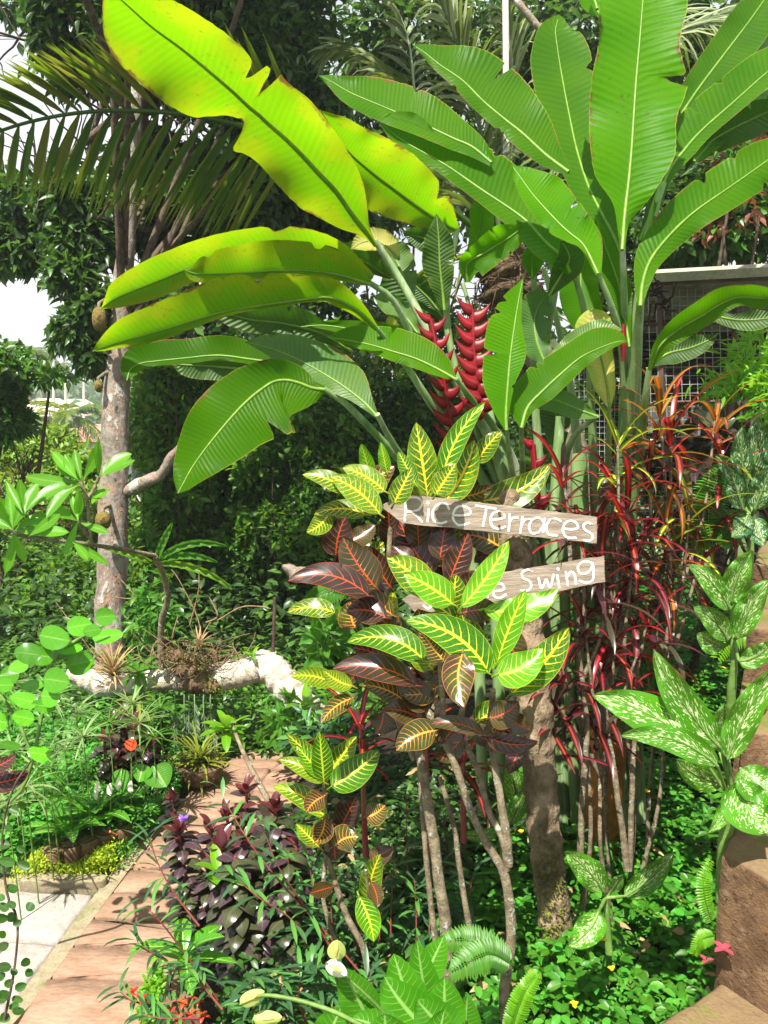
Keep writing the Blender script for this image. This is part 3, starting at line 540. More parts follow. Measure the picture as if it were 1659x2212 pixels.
shrub('backdrop_tree','dark tall trees seen between the palm fronds at top centre','tree',[(860,60,9,120,110,1400,.8),(1000,120,9,140,150,2000,.8),(1180,80,9,140,130,1800,.8),(900,330,9.2,110,120,1500,.8),(1050,400,9,140,130,1700,.8),(780,430,9.4,90,110,1100,.8),(1200,330,9,120,150,1600,.8),(800,180,9.5,60,80,500,.7)],.15,M['bgd'],wd=.45)
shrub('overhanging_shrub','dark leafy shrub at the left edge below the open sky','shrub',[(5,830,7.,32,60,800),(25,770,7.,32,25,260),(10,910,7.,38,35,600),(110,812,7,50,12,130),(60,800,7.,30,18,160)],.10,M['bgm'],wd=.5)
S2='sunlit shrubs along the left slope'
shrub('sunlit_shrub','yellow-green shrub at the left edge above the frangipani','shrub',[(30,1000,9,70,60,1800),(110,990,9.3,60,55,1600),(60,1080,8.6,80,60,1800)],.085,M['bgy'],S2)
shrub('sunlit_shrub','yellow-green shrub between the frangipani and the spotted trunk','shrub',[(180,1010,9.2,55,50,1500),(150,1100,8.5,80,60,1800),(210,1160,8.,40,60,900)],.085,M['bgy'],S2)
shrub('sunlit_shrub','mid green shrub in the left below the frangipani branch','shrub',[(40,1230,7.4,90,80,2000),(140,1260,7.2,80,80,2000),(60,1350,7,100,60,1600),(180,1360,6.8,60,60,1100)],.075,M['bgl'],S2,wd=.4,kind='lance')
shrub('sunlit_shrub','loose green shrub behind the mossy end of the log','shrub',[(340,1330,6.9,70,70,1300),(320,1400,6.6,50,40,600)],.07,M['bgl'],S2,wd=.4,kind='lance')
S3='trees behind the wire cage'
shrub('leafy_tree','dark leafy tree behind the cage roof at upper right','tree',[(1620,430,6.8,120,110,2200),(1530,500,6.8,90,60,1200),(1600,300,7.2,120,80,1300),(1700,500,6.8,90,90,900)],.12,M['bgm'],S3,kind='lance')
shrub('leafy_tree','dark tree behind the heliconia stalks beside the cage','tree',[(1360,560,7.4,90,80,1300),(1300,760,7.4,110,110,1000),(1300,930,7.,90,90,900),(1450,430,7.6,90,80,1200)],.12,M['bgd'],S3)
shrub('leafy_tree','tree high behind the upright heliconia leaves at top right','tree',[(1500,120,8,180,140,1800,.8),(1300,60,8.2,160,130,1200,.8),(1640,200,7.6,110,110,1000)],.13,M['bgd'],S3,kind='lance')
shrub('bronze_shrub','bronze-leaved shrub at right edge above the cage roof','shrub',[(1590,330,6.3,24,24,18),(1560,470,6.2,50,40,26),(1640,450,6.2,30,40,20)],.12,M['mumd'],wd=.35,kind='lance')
# narrow-leaf bushes at right by cage
shrub('cage_side_bush','green narrow-leaved bush in front of the cage at the right edge','shrub',[(1640,760,3.9,40,60,260),(1600,830,3.8,50,40,220),(1650,860,3.7,40,50,260)],.085,M['lime'],kind='lance',wd=.22)
shrub('dark_bush','dark purple-leaved bush under the cage at right','shrub',[(1520,960,3.9,90,60,260),(1580,1040,3.7,70,60,240),(1480,1050,3.9,70,60,220)],.12,M['pd'],kind='oval',wd=.5)
# shrub leaves where the steps meet the planting
# ---------------- far valley ----------------
def gz(x,y): return -.05-np.clip(y-9,0,40)*.16-np.clip(-x-7,0,30)*.1*(y<60)+np.clip(y-70,0,400)*.055
mb=MB()
for i in range(900):
    u=U(-150,400) if i%3 else U(-900,2400); y=U(75,210); x=(u-CU)/F*y; z=gz(x,y); h=U(3.5,8)
    k=70; pp=np.array([x,y,z+h*.6])+rdir(k)*[h*.45,h*.45,h*.5]; scatter(mb,pp,rdir(k),rdir(k)+[0,0,.6],U(.9,1.7,k),U(.6,1.2,k))
o=mb.build('far_forest',leafmat('far_forest_leaf',(.06,.12,.04),(.2,.3,.08),.2,.6,.8,second=(.11,.17,.05),bump=0)); o['kind']='stuff'
def house(u,v,d,w_,h_,roof,label):
    c=P(u,v,d); root=thing('house',label,'house',(c[0],c[1],c[2]-h_),'houses in the valley')
    m_=MB(); box(m_,(c[0],c[1],c[2]-h_/2),(w_,w_*.7,h_)); m_.build('wall',M['wall'],root,False)
    rh=w_*.3; a=w_*.6; b=w_*.45; V=np.array([[-a,-b,0],[a,-b,0],[a,b,0],[-a,b,0],[-a*.35,0,rh],[a*.35,0,rh]])+c; 
    m_=MB(); m_.add(V,[np.array([[0,1,5,4],[2,3,4,5],[3,2,1,0]]),np.array([[1,2,5],[3,0,4]])]); m_.build('roof',roof,root,False)
    for k in(-.25,.25): m_=MB(); box(m_,(c[0]+k*w_,c[1]-w_*.35-.02,c[2]-h_*.45),(w_*.16,.06,h_*.45)); m_.build('window',M['frame'],root,False)
house(208,952,46,3.2,2.4,M['tile'],'house with dull red roof just left of the spotted trunk')
house(105,898,70,5,2.5,M['tile2'],'house with pale pink roof beyond the coconut palms at left')
house(165,893,85,5,2.4,M['tile2'],'small pale-roofed house right of the pink-roofed one')
def palm(name,label,base,top,nf,L,mat,group=None,seed=0,droop=1.6,tr=.15,ll=.8,leaflets=30,lw=.05,bark=None):
    g_=np.random.default_rng(seed); base,top=np.array(base,float),np.array(top,float); root=thing(name,label,'palm tree',base,group)
    m_=MB(); tube(m_,[base,(base+top)/2+g_.normal(size=3)*.03*np.linalg.norm(top-base),top],[tr,tr*.8,tr*.7],n=8,k=12,lump=.03); m_.build('trunk',bark or M['twig'],root)
    for i in range(nf):
        az=6.283*i/nf*2.4+g_.uniform(-.3,.3); el=g_.uniform(-.2,1.25); m_=MB(); frond(m_,top,az,el,L*g_.uniform(.8,1.1),droop,leaflets,ll,lw,g_); m_.build('frond',mat,root)
    return root
def frond(m_,base,az,el,L,droop,nl,ll,lw,g_):
    k=14; t=np.linspace(0,1,k); e=el-droop*t; dr=np.stack([np.cos(az)*np.cos(e),np.sin(az)*np.cos(e),np.sin(e)],-1); p=np.asarray(base)+np.vstack([[0,0,0],np.cumsum(dr[1:]*L/(k-1),axis=0)])
    frond_on(m_,p,nl,ll,lw,g_)
def frond_on(m_,p,nl,ll,lw,g_,rr=.012,up=.15,dr=.8,start=.1,both=True,sag=None,ns=5,side=None,fwd=1.):
    k=40; q_=cr(p,k); tube(m_,q_[::3],np.linspace(rr,rr*.3,len(q_[::3])),n=6)
    t=unit(np.gradient(q_,axis=0))
    for s in np.linspace(start,.995,nl):
        i=min(int(s*(k-1)),k-1); S=unit(np.cross(t[i],[0,0,1])+1e-6) if side is None else unit(np.array(side)-t[i]*np.dot(side,t[i]))
        for sg in(-1,1):
            d=unit(S*sg*(1 if side is None or sg>0 else 1.25)+t[i]*(.55+.9*s)*fwd+g_.normal(size=3)*.06+np.array([0,0,up])); l=ll*math.sin(math.pi*min(.97,s*.72+.26))**.6*g_.uniform(.85,1.1)
            tt=np.linspace(0,1,ns)[:,None]; pt=q_[i]+d*l*tt-np.array([0,0,1])*(dr*l*tt**2*.6)*g_.uniform(.5,1.3)
            wv=lw*np.minimum(1,np.minimum(tt*8+.3,(1-tt)*2.5)); sd=unit(np.cross(d,np.cross(d,[0,0,1])+1e-6)*.6+np.cross(d,[0,0,1])*.8)
            V=np.stack([pt-sd*wv/2,pt,pt+sd*wv/2],1); V[:,1]-=np.array([0,0,1])*wv*.25*-1
            T=np.stack([np.repeat(tt,3,1),np.broadcast_to([0,.5,1],(ns,3))],-1); m_.add(V,grid(ns,3),T)
FP='coconut palms in the valley'
for i,(u,v,d,h,lab) in enumerate([(150,905,38,6,'dark green coconut palm left of the trunk in the valley'),(75,905,40,6,'coconut palm at left in the valley above the yellow shrubs'),(60,775,70,14,'tall thin coconut palm against the sky at left'),(78,765,85,14,'tall coconut palm beside the thin one against the sky'),(130,790,110,16,'distant coconut palm near the trunk against the sky'),(25,780,90,14,'distant coconut palm at the far left edge')]):
    tp=P(u,v,d); palm('coconut_palm',lab,(tp[0],tp[1],tp[2]-h),tp,16,2.3 if d<60 else 3.0,M['frond'],FP,seed=i,leaflets=22,ll=.75,lw=.09)
for i,(u,v0,v1,d,lab) in enumerate([(142,900,828,60,'bare pale trunk left of the centre of the valley gap'),(181,905,815,62,'bare pale thin trunk nearest the spotted tree'),(116,890,760,58,'tallest bare pale trunk in the valley gap')]):
    a,b=P(u,v0+60,d),P(u,v1,d); root=thing('bare_tree',lab,'tree',a,'bare trunks in the valley'); m_=MB(); tube(m_,[a,b],[.13,.08],n=7); m_.build('trunk',M['wall'],root)
# ---------------- centre palm with big fronds ----------------
top=P(1095,600,5.4); base=P(1255,1120,5.6)
cp_=thing('coconut_palm','large coconut palm behind the heliconias with fibrous trunk top','palm tree',base)
m_=MB(); tube(m_,[base-[0,0,1.],base,P(1215,880,5.5),P(1150,740,5.4),top],[.11,.11,.1,.1,.14],n=14,k=40,lump=.04); m_.build('trunk',M['twig'],cp_)
m_=MB(); tube(m_,[P(1120,670,5.4),P(1105,620,5.4),P(1090,560,5.4),P(1085,510,5.4)],[.15,.2,.17,.08],n=18,k=24,lump=.14,seed=3)
for i in range(220):
    s=top+rng.normal(size=3)*[.13,.13,.13]; tube(m_,[s,s+rng.normal(size=3)*.06,s+rng.normal(size=3)*.12-[0,0,.08]],[.006,.005,.003],n=4,k=4,cap=False)
m_.build('fibre',M['fib'],cp_)
def fr_px(pts,nl,ll,lw,mat,seed,rr=.02,**kw):
    g_=np.random.default_rng(seed); pts=np.array(pts,float); m_=MB(); frond_on(m_,P(pts[:,0],pts[:,1],pts[:,2]),nl,ll,lw,g_,rr=rr,**kw); return m_.build('frond',mat,cp_)
fr_px([(1060,520,5.3),(900,400,5.1),(700,315,4.9),(560,282,4.75),(480,262,4.7),(370,243,4.6),(240,240,4.5),(150,245,4.4),(75,262,4.35),(0,283,4.3),(-90,325,4.25)],150,.68,.026,M['frond'],1,rr=.024,start=.43,dr=.3,up=.0,ns=6,side=(-.1,-.45,.9),fwd=.7)
fr_px([(1085,540,5.3),(1060,380,5.2),(1030,250,5.1),(1000,130,5.),(950,0,4.9),(900,-90,4.8)],60,.62,.03,M['frondw'],2,start=.2,dr=.9)
fr_px([(1080,540,5.4),(1010,420,5.5),(920,270,5.5),(840,170,5.5),(760,110,5.5),(690,110,5.5)],60,.62,.03,M['frondw'],3,start=.15,dr=1.)
fr_px([(1095,540,5.4),(1100,380,5.4),(1110,200,5.3),(1090,0,5.2),(1070,-120,5.1)],60,.62,.03,M['frondw'],4,start=.15,dr=.9)
fr_px([(1110,540,5.4),(1230,330,5.3),(1350,150,5.2),(1500,60,5.2),(1640,20,5.2),(1800,40,5.2)],70,.62,.03,M['frondw'],5,start=.2,dr=.9)
fr_px([(1075,545,5.4),(1000,470,5.6),(950,350,5.8),(900,220,5.9),(880,80,6.),(820,-60,6.)],50,.6,.03,M['frondw'],6,start=.2,dr=1.)
fr_px([(1100,540,5.4),(1180,400,5.7),(1260,200,5.9),(1400,50,6.),(1560,60,6.),(1700,160,6.)],60,.62,.03,M['frondw'],7,start=.3,dr=1.)
fr_px([(1060,560,5.3),(980,560,5.2),(900,620,5.2),(850,700,5.2)],30,.5,.03,M['frond'],8,start=.2,dr=1.)
m_=MB(); ptube(m_,[(1093,380,5.0,7),(1093,200,5.0,7),(1092,0,5.0,7),(1092,-60,5.,7)],n=8,lump=.03); tag(m_.build('bare_pole',M['wall'],at=P(1093,380,5.)),'thin pale pole rising among the palm fronds at top','pole')
m_=MB(); ptube(m_,[(1100,-20,4.6,8),(1130,20,4.6,8),(1160,55,4.6,8),(1190,80,4.6,7)],n=8,lump=.08); m_.build('frond_stub',M['bark'],cp_)
# ---------------- wire cage ----------------
M['tind']=solid('dark_tin_panel',(.075,.06,.05),(.13,.11,.09),5,.6,.2,.003,(.10,.05,.03),2.,(.55,.7))
cg=thing('wire_cage','tin-roofed wire mesh cage behind the red crotons at right','cage',P(1560,1000,4.9))
def seg(m_,a,b,r,n=4): tube(m_,[a,b],[r,r],n=n,k=2,cap=False)
tl,tr_=P(1415,600,4.6),P(1900,560,4.4); bl,br=P(1415,1010,4.6),P(1900,1010,4.4)
m_=MB()
# roof underside slopes back: corrugated sheet
N_c=260; xs=np.linspace(0,1,2); a0=P(1395,590,4.25); a1=P(1950,560,4.0); back=np.array([.3,2.6,-.42])
t=np.linspace(0,1,N_c)
for side in(0,1):
    rows_=[]
    for s in t: rows_.append([a0+back*s+[0,0,.012*math.sin(s*2*math.pi*34)],a1+back*s+[0,0,.012*math.sin(s*2*math.pi*34)]])
    V=np.array(rows_)+[0,0,.004*side]; m_.add(V,grid(N_c,2))
m_.build('roof',M['tin'],cg)
m_=MB(); seg(m_,a0+[0,-.02,-.02],a1+[0,-.02,-.02],.035,4)
m_.build('fascia_beam',M['beam'],cg,False)
m_=MB()
for k in (.0,.33,.66,.98): seg(m_,a0+back*k+[0,0,-.05],a1+back*k+[0,0,-.05],.02)
m_.build('rafter',M['frame'],cg,False)
def pl(u,v): return P(u,v,4.5)
for u in (1430,1590,1760):
    m_=MB(); seg(m_,pl(u-6,620),pl(u+8,1130),.018); m_.build('post',M['frame'],cg,False)
m_=MB(); seg(m_,pl(1400,700),pl(1850,690),.012); seg(m_,pl(1410,870),pl(1850,865),.012); seg(m_,pl(1460,790),pl(1590,610),.008); m_.build('rail',M['frame'],cg,False)
m_=MB()
for u in np.arange(1400,1860,17): seg(m_,pl(u,620),pl(u+12,1120),.0022,3)
for v in np.arange(640,1120,19): seg(m_,pl(1395,v+2),pl(1860,v-6),.0022,3)
m_.build('front_mesh',M['wire'],cg)
m_=MB()
for u in np.arange(1240,1700,11): seg(m_,P(u,780,6.),P(u,1110,6.),.0025,3)
for v in np.arange(780,1110,13): seg(m_,P(1240,v,6.),P(1700,v,6.),.0025,3)
m_.build('back_mesh',M['wire'],cg)
m_=MB(); rw=[]
for i in range(300): rw.append([P(1385,585+i*.98,5.5+.035*math.sin(i*2*math.pi/11.)),P(2000,575+i*.98,5.3+.035*math.sin(i*2*math.pi/11.))])
m_.add(np.array(rw),grid(300,2)); m_.build('back_panel',M['tind'],cg)
m_=MB(); m_.add(np.array([[P(1400+i*3.0,880+j*45-i*.05,5.3+.012*(i%2)) for i in range(150)] for j in range(5)]),grid(5,150)); m_.build('side_sheet',solid('bright_tin_sheet',(.55,.56,.56),(.66,.67,.68),6,.35,.1,.002,spec=.6),cg)
# ceiling of hanging fibres behind cage: leave the plants to fill
# ---------------- frangipani ----------------
def pleaf(m_,base,tip,hw,bend=0,roll=0,cup=.25,ns=14,nc=3,prof='lance',mi=0,curl=0,dt=None,wav=0):
    """leaf between two picked points (u,v,d); hw half width in px; bend = sideways bow as share of length"""
    b=np.array(base,float); e=np.array(tip,float); t=np.linspace(0,1,ns); L=np.linalg.norm((e-b)[:2]); d2=(e-b)[:2]/L; nrm=np.array([d2[1],-d2[0]])
    u=b[0]+(e-b)[0]*t+nrm[0]*bend*L*4*t*(1-t); v=b[1]+(e-b)[1]*t+nrm[1]*bend*L*4*t*(1-t); D=b[2]+(e-b)[2]*t
    hwm=px(hw,b[2]); 
    if prof=='lance': wv=np.sin(np.pi*t**.9)**.75
    elif prof=='obov': wv=np.sin(np.pi*t**1.5)**.75
    elif prof=='ovate': wv=np.sin(np.pi*t**.7)**.7
    elif prof=='round': wv=np.sin(np.pi*t**.82)**.55
    wv=wv*hw; tu=np.gradient(u);tv=np.gradient(v);l=np.hypot(tu,tv); lx,ly=tv/l,-tu/l
    s=np.linspace(-1,1,2*nc+1)
    UU=u[:,None]+lx[:,None]*wv[:,None]*s; VV=v[:,None]+ly[:,None]*wv[:,None]*s
    DD=D[:,None]+(roll*(ly*wv)[:,None]*s/F+ (-cup)*np.abs(s)**1.5*wv[:,None]/F)*b[2]+(curl*(t**2)*L/F*b[2])[:,None]
    if wav: DD=DD+wav*hwm*np.sin(t[:,None]*(13+3*np.sign(s))+s*2+b[0])*np.abs(s)**2
    T=np.stack(np.broadcast_arrays(t[:,None],.5+.5*s),-1); m_.add(P(UU,VV,DD),grid(ns,len(s)),T,mi)
    return P(u,v,D)
fg=thing('frangipani','frangipani branch with long bright green leaves reaching in from the left','small tree',P(350,1440,4.5))
m_=MB(); ptube(m_,[(350,1440,4.5,8),(347,1380,4.45,7),(350,1340,4.4,7),(362,1290,4.3,6.5),(352,1240,4.2,6),(335,1202,4.1,6)],n=9,lump=.08,k=24)
ptube(m_,[(335,1200,4.1,4.5),(262,1186,3.9,4.6),(180,1175,3.7,4.6),(100,1165,3.6,4.6),(50,1158,3.55,4.3),(15,1140,3.5,4)],n=9,lump=.08,k=24)
ptube(m_,[(197,1175,3.7,4.2),(193,1130,3.7,4),(189,1085,3.7,4),(174,1040,3.7,4)],n=8,lump=.05); ptube(m_,[(189,1078,3.7,4),(206,1050,3.72,4),(213,1030,3.72,3.5)],n=7)
ptube(m_,[(190,1160,3.7,4),(172,1128,3.66,4),(168,1120,3.66,3)],n=7); m_.build('branch',M['twig'],fg)
for r in [(175,1040,54,1029,14,.04),(177,1040,120,1005,13,-.05),(177,1036,215,955,13,-.06),(176,1038,160,970,9,0),(170,1038,112,975,12,.0),(168,1036,140,980,11,.05),(216,1031,285,980,13,.08),(216,1032,292,994,9,.05),(214,1030,211,962,9,0),(168,1050,166,1118,11,.05),(175,1045,100,1120,12,-.1),(193,1095,235,1057,9,.1),(167,1126,103,1097,13,-.05),(170,1128,155,1065,9,0),(170,1128,235,1150,9,0),
  (50,1110,13,1040,10,0),(52,1108,42,1035,11,0),(54,1110,85,1045,12,.1),(54,1110,152,1045,13,.1),(50,1112,-20,1070,14,.08),(28,1145,-30,1060,14,0),(28,1145,20,1055,12,0),(28,1145,60,1080,12,.05),(30,1145,-40,1130,13,-.1),(30,1148,120,1120,13,.12),(28,1150,10,1240,11,.05),(50,1158,150,1150,12,.06),(60,1160,130,1110,12,0),(155,1170,190,1210,10,.05),(150,1165,235,1220,9,0),(28,1146,95,1135,10,-.1),(30,1150,55,1215,11,0),(170,1122,140,1200,9,.0)]:
    m_=MB(); dd=3.55+U(-.12,.12); pleaf(m_,(r[0],r[1],dd),(r[2],r[3],dd+U(-.12,.12)),r[4],r[5],roll=-.8,cup=.35,prof='obov',ns=12,nc=2,wav=.08); m_.build('leaf',M['plum'],fg)
# ---------------- heliconias ----------------
def hleaf(parent,rows,d0,roll=0.,fl=.42,fr_=.42,mat='h_green',tears=(),rip=.17,ns=46,nc=5,tipd=0,seed=None,rib=True,rr=3.6,label=None,open_=0):
    """banana-like blade traced as midrib points with left and right half widths (px) and laid out in depth by roll and fold"""
    g_=np.random.default_rng(seed if seed is not None else int(rows[0][0]*7+rows[0][1]))
    if not tears and max(r[2]+r[3] for r in rows)>60 and mat in('h_green','h_dark','h_glauc','h_lime') and ns<60:
        ns=84; tears=[(g_.uniform(.25,.85),g_.choice([-1,1]),g_.uniform(.15,.6)) for _ in range(int(g_.integers(1,5)))]
    q_=cr(np.array([r[:4] for r in rows],float),ns); u,v,wl,wr=q_.T; wl=np.maximum(wl,0);wr=np.maximum(wr,0); t=np.linspace(0,1,ns)
    tu=np.gradient(u);tv=np.gradient(v);l=np.hypot(tu,tv)+1e-9; lx,ly=tv/l,-tu/l
    D=d0*(1+roll*(v-v[0])/F)+tipd*t**1.3
    s=np.linspace(-1,1,2*nc+1); ph=g_.uniform(0,6.28,6)
    W=np.where(s[None]<0,wr[:,None]*-1,wl[:,None])*np.abs(s)[None]      # signed: left positive
    W=W.copy()
    W*=1+.014*np.sin(t[:,None]*17+ph[0]+s*2)+.006*g_.normal(size=(ns,1))
    for (tt,side,dep) in tears:
        k=np.clip(1-np.abs(t-tt)*ns/1.6,0,1)[:,None]; m_=(s>0) if side>0 else (s<0); W=np.where(m_[None],W*(1-dep*k),W)
    fold=np.where(s[None]<0,fr_,fl); a=np.abs(s)[None]
    wpx=np.abs(W); mx_=np.maximum(wl,wr).mean()
    DD=D[:,None]*(1+(roll*ly[:,None]*W)/F-(fold*wpx*a**.6)/F+rip*mx_/F*a**2*(np.sin(t[:,None]*15+ph[1]+np.sign(s))+.6*np.sin(t[:,None]*31+ph[2]+2*np.sign(s))))
    UU=u[:,None]+lx[:,None]*W; VV=v[:,None]+ly[:,None]*W
    T=np.stack(np.broadcast_arrays(t[:,None],.5+.5*s),-1); m_=MB(); m_.add(P(UU,VV,DD),grid(ns,2*nc+1),T); ob=m_.build('leaf',M[mat],parent)
    if label: ob['label']=label
    if rib:
        m_=MB(); k=np.arange(0,ns,3); r=np.interp(t[k],[0,1],[rr,1.1]); tube(m_,P(u[k],v[k],D[k]),px(r,d0),n=6)
        ORG[ob.name]=ORG[parent.name]; m_.build('midrib',M['rib'],ob)
    return ob
def stalk(parent,pp,mat='stalk',**kw):
    m_=MB(); pp=[list(p) for p in pp]; l=pp[-1]
    if l[1]>1180: pp.append([l[0]+(8 if l[1]>1600 else 25),1800 if l[1]>1550 else 1775,max(l[2],3.05),l[3]])
    ptube(m_,pp,n=10,k=24,**kw); return m_.build('stalk',M[mat],parent)
def bract(m_,base,out,up,L,Wd):
    """boat-shaped bract: swollen at the axis, curving up to a sharp tip"""
    base=np.asarray(base); out=unit(out); up=unit(up); k=9; n=10; t=np.linspace(0,1,k)
    c=base+out*(L*t[:,None]*.85)+up*(L*(.12*t+.62*t**2.2)[:,None]-L*.06*np.sin(t*np.pi)[:,None])
    r=Wd*np.array([.8,1.0,1.0,.9,.74,.55,.36,.17,.01]); tg=unit(np.gradient(c,axis=0)); s=unit(np.cross(tg,up)); w2=np.cross(s,tg)
    th=np.linspace(0,2*np.pi,n,endpoint=False)
    V=c[:,None]+r[:,None,None]*(np.cos(th)[None,:,None]*s[:,None]*.5+np.sin(th)[None,:,None]*w2[:,None]*1.0); m_.add(V,grid(k,n,True),np.stack(np.broadcast_arrays(t[:,None],th/6.28),-1))
def hflower(parent,ax,nb,L,Wd,label=None):
    ax=np.array(ax,float); q_=P(ax[:,0],ax[:,1],ax[:,2]); m_=MB(); tube(m_,q_,[.012]*len(q_),n=8,k=20); f=m_.build('flower',M['red'],parent,label=label); ORG[f.name]=ORG[parent.name]
    pts=cr(q_,nb)      # from bottom to top
    for i in range(nb):
        s=1-.55*(i/(nb-1)); sg=1 if i%2 else -1; tgt=unit(pts[min(i+1,nb-1)]-pts[max(i-1,0)]); out=np.array([sg*.95,-.35+.1*sg,0])-tgt*0
        m_=MB(); bract(m_,pts[i],out,tgt+[sg*.15,0,.1],L*(.55+.45*s),Wd*(.5+.5*s)); m_.build('bract',M['red'],f)
base=P(1190,1720,3.1); base[2]=.42
HL=thing('heliconia','left-leaning heliconia clump with yellow-lit leaves and red lobster-claw flowers','heliconia',base,'heliconia clumps')
# big leaves
hleaf(HL,[(812,530,4,3),(790,500,15,12),(760,462,45,40),(725,412,75,66),(690,375,82,80),(650,332,84,88),(610,293,80,95),(585,272,82,96),(568,256,94,94),(557,246,62,94),(545,237,28,96),(537,230,34,34),(528,222,40,72),(515,209,55,94),(506,201,66,36),(497,193,78,70),(480,178,98,84),(435,140,114,86),(385,100,116,80),(330,60,106,74),(290,25,88,60),(262,0,62,45),(238,-18,30,22),(225,-26,0,0)],2.75,roll=.9,fl=.15,fr_=.25,mat='h_yel',seed=1,rr=5.5,ns=110)
hleaf(HL,[(992,500,5,5),(955,482,20,45),(900,445,45,75),(850,408,66,84),(800,370,74,82),(750,325,70,66),(715,275,40,38),(692,238,0,0)],3.0,roll=.9,mat='h_yel',seed=2,tears=((.2,-1,.4),))
hleaf(HL,[(800,614,4,8),(740,596,12,46),(680,586,12,62),(600,585,12,66),(520,590,18,62),(450,592,20,46),(415,590,15,20),(398,583,0,0)],2.7,roll=.7,fr_=.1,mat='h_yel',seed=3,tears=((.3,-1,.3),(.86,-1,.3)))
hleaf(HL,[(805,600,8,8),(720,552,25,35),(620,530,30,42),(520,542,35,46),(430,572,30,52),(330,612,34,52),(260,640,25,36),(235,655,14,14),(218,667,0,0)],2.95,roll=.75,mat='h_yel',seed=4,tears=((.35,-1,.35),))
hleaf(HL,[(815,712,5,5),(770,668,14,20),(720,645,14,40),(690,643,8,45),(600,655,8,66),(500,670,10,76),(420,692,16,66),(340,717,20,60),(270,736,14,48),(225,750,8,22),(200,759,0,0)],2.6,roll=.7,fr_=.15,mat='h_yel',seed=5,tears=((.42,-1,.3),))
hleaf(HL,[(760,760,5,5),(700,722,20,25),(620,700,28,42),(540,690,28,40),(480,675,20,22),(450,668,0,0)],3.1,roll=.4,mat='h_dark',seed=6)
hleaf(HL,[(660,806,5,5),(600,786,8,28),(530,775,10,40),(470,768,10,44),(400,774,12,42),(340,780,12,46),(300,786,14,42),(280,800,18,24),(274,822,0,0)],2.75,roll=-.3,fr_=.1,mat='h_green',seed=7,tipd=-.1)
hleaf(HL,[(817,902,3,3),(790,873,12,20),(765,852,16,44),(735,830,24,58),(700,808,30,60),(660,785,30,54),(625,768,26,48),(575,750,14,30),(527,738,0,0)],2.5,roll=-.7,fl=.15,fr_=-.35,mat='h_glauc',seed=8,label='leaf with a grey waxy bloom along its upper half')
hleaf(HL,[(560,800,5,5),(500,795,25,18),(440,790,30,18),(395,788,22,12),(370,785,0,0)],3.1,roll=.3,mat='h_dark',seed=9)
hleaf(HL,[(704,842,6,6),(672,838,45,20),(640,826,95,36),(600,822,120,48),(560,845,112,66),(520,880,98,76),(480,925,80,78),(445,968,62,66),(412,1015,38,42),(394,1048,18,20),(384,1066,0,0)],2.55,roll=-.35,fl=.3,fr_=.25,mat='h_green',seed=10,tipd=-.25,tears=((.42,1,.45),(.3,1,.3)),rr=4.5,label='long blade hanging down to the left')
hleaf(HL,[(985,820,3,3),(950,800,14,34),(900,776,20,50),(850,760,20,52),(800,745,16,42),(750,735,10,30),(705,728,0,0)],2.6,roll=-.5,fl=.2,fr_=-.2,mat='h_green',seed=11)
hleaf(HL,[(960,790,3,3),(900,752,14,30),(830,728,20,30),(760,712,14,20),(700,703,8,10),(650,706,0,0)],2.85,roll=-.3,mat='h_green',seed=12)
hleaf(HL,[(890,655,4,4),(872,600,20,30),(855,560,28,38),(838,530,20,28),(822,508,0,0)],3.0,roll=-.3,mat='h_glauc',seed=13)
hleaf(HL,[(845,600,4,4),(805,575,18,30),(770,555,26,36),(740,545,18,20),(715,548,0,0)],3.1,roll=.5,mat='h_dark',seed=14)
hleaf(HL,[(862,560,4,4),(838,535,14,26),(810,520,22,30),(780,525,18,22),(757,540,0,0)],2.95,roll=-.5,mat='h_pale',seed=15)
hleaf(HL,[(905,725,4,4),(880,690,15,20),(850,660,25,22),(825,645,18,14),(806,640,0,0)],2.9,roll=-.4,mat='h_glauc',seed=16)
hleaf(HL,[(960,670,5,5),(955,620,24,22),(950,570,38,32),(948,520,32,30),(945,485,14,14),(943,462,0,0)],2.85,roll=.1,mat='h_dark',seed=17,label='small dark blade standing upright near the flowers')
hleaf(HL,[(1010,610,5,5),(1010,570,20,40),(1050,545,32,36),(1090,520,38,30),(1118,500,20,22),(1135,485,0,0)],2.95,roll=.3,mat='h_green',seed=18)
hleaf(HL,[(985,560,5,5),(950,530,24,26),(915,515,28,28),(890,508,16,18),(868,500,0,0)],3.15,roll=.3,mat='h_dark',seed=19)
hleaf(HL,[(1010,560,5,5),(1035,500,20,26),(1040,450,26,26),(1030,430,12,12),(1015,420,0,0)],3.2,roll=.3,mat='h_green',seed=20)
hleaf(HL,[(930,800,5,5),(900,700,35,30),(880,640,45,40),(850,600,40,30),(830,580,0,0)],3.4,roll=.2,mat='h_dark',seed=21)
hleaf(HL,[(960,690,5,5),(930,650,25,28),(900,620,32,30),(880,600,16,16),(868,590,0,0)],3.3,roll=.2,mat='h_dark',seed=22)
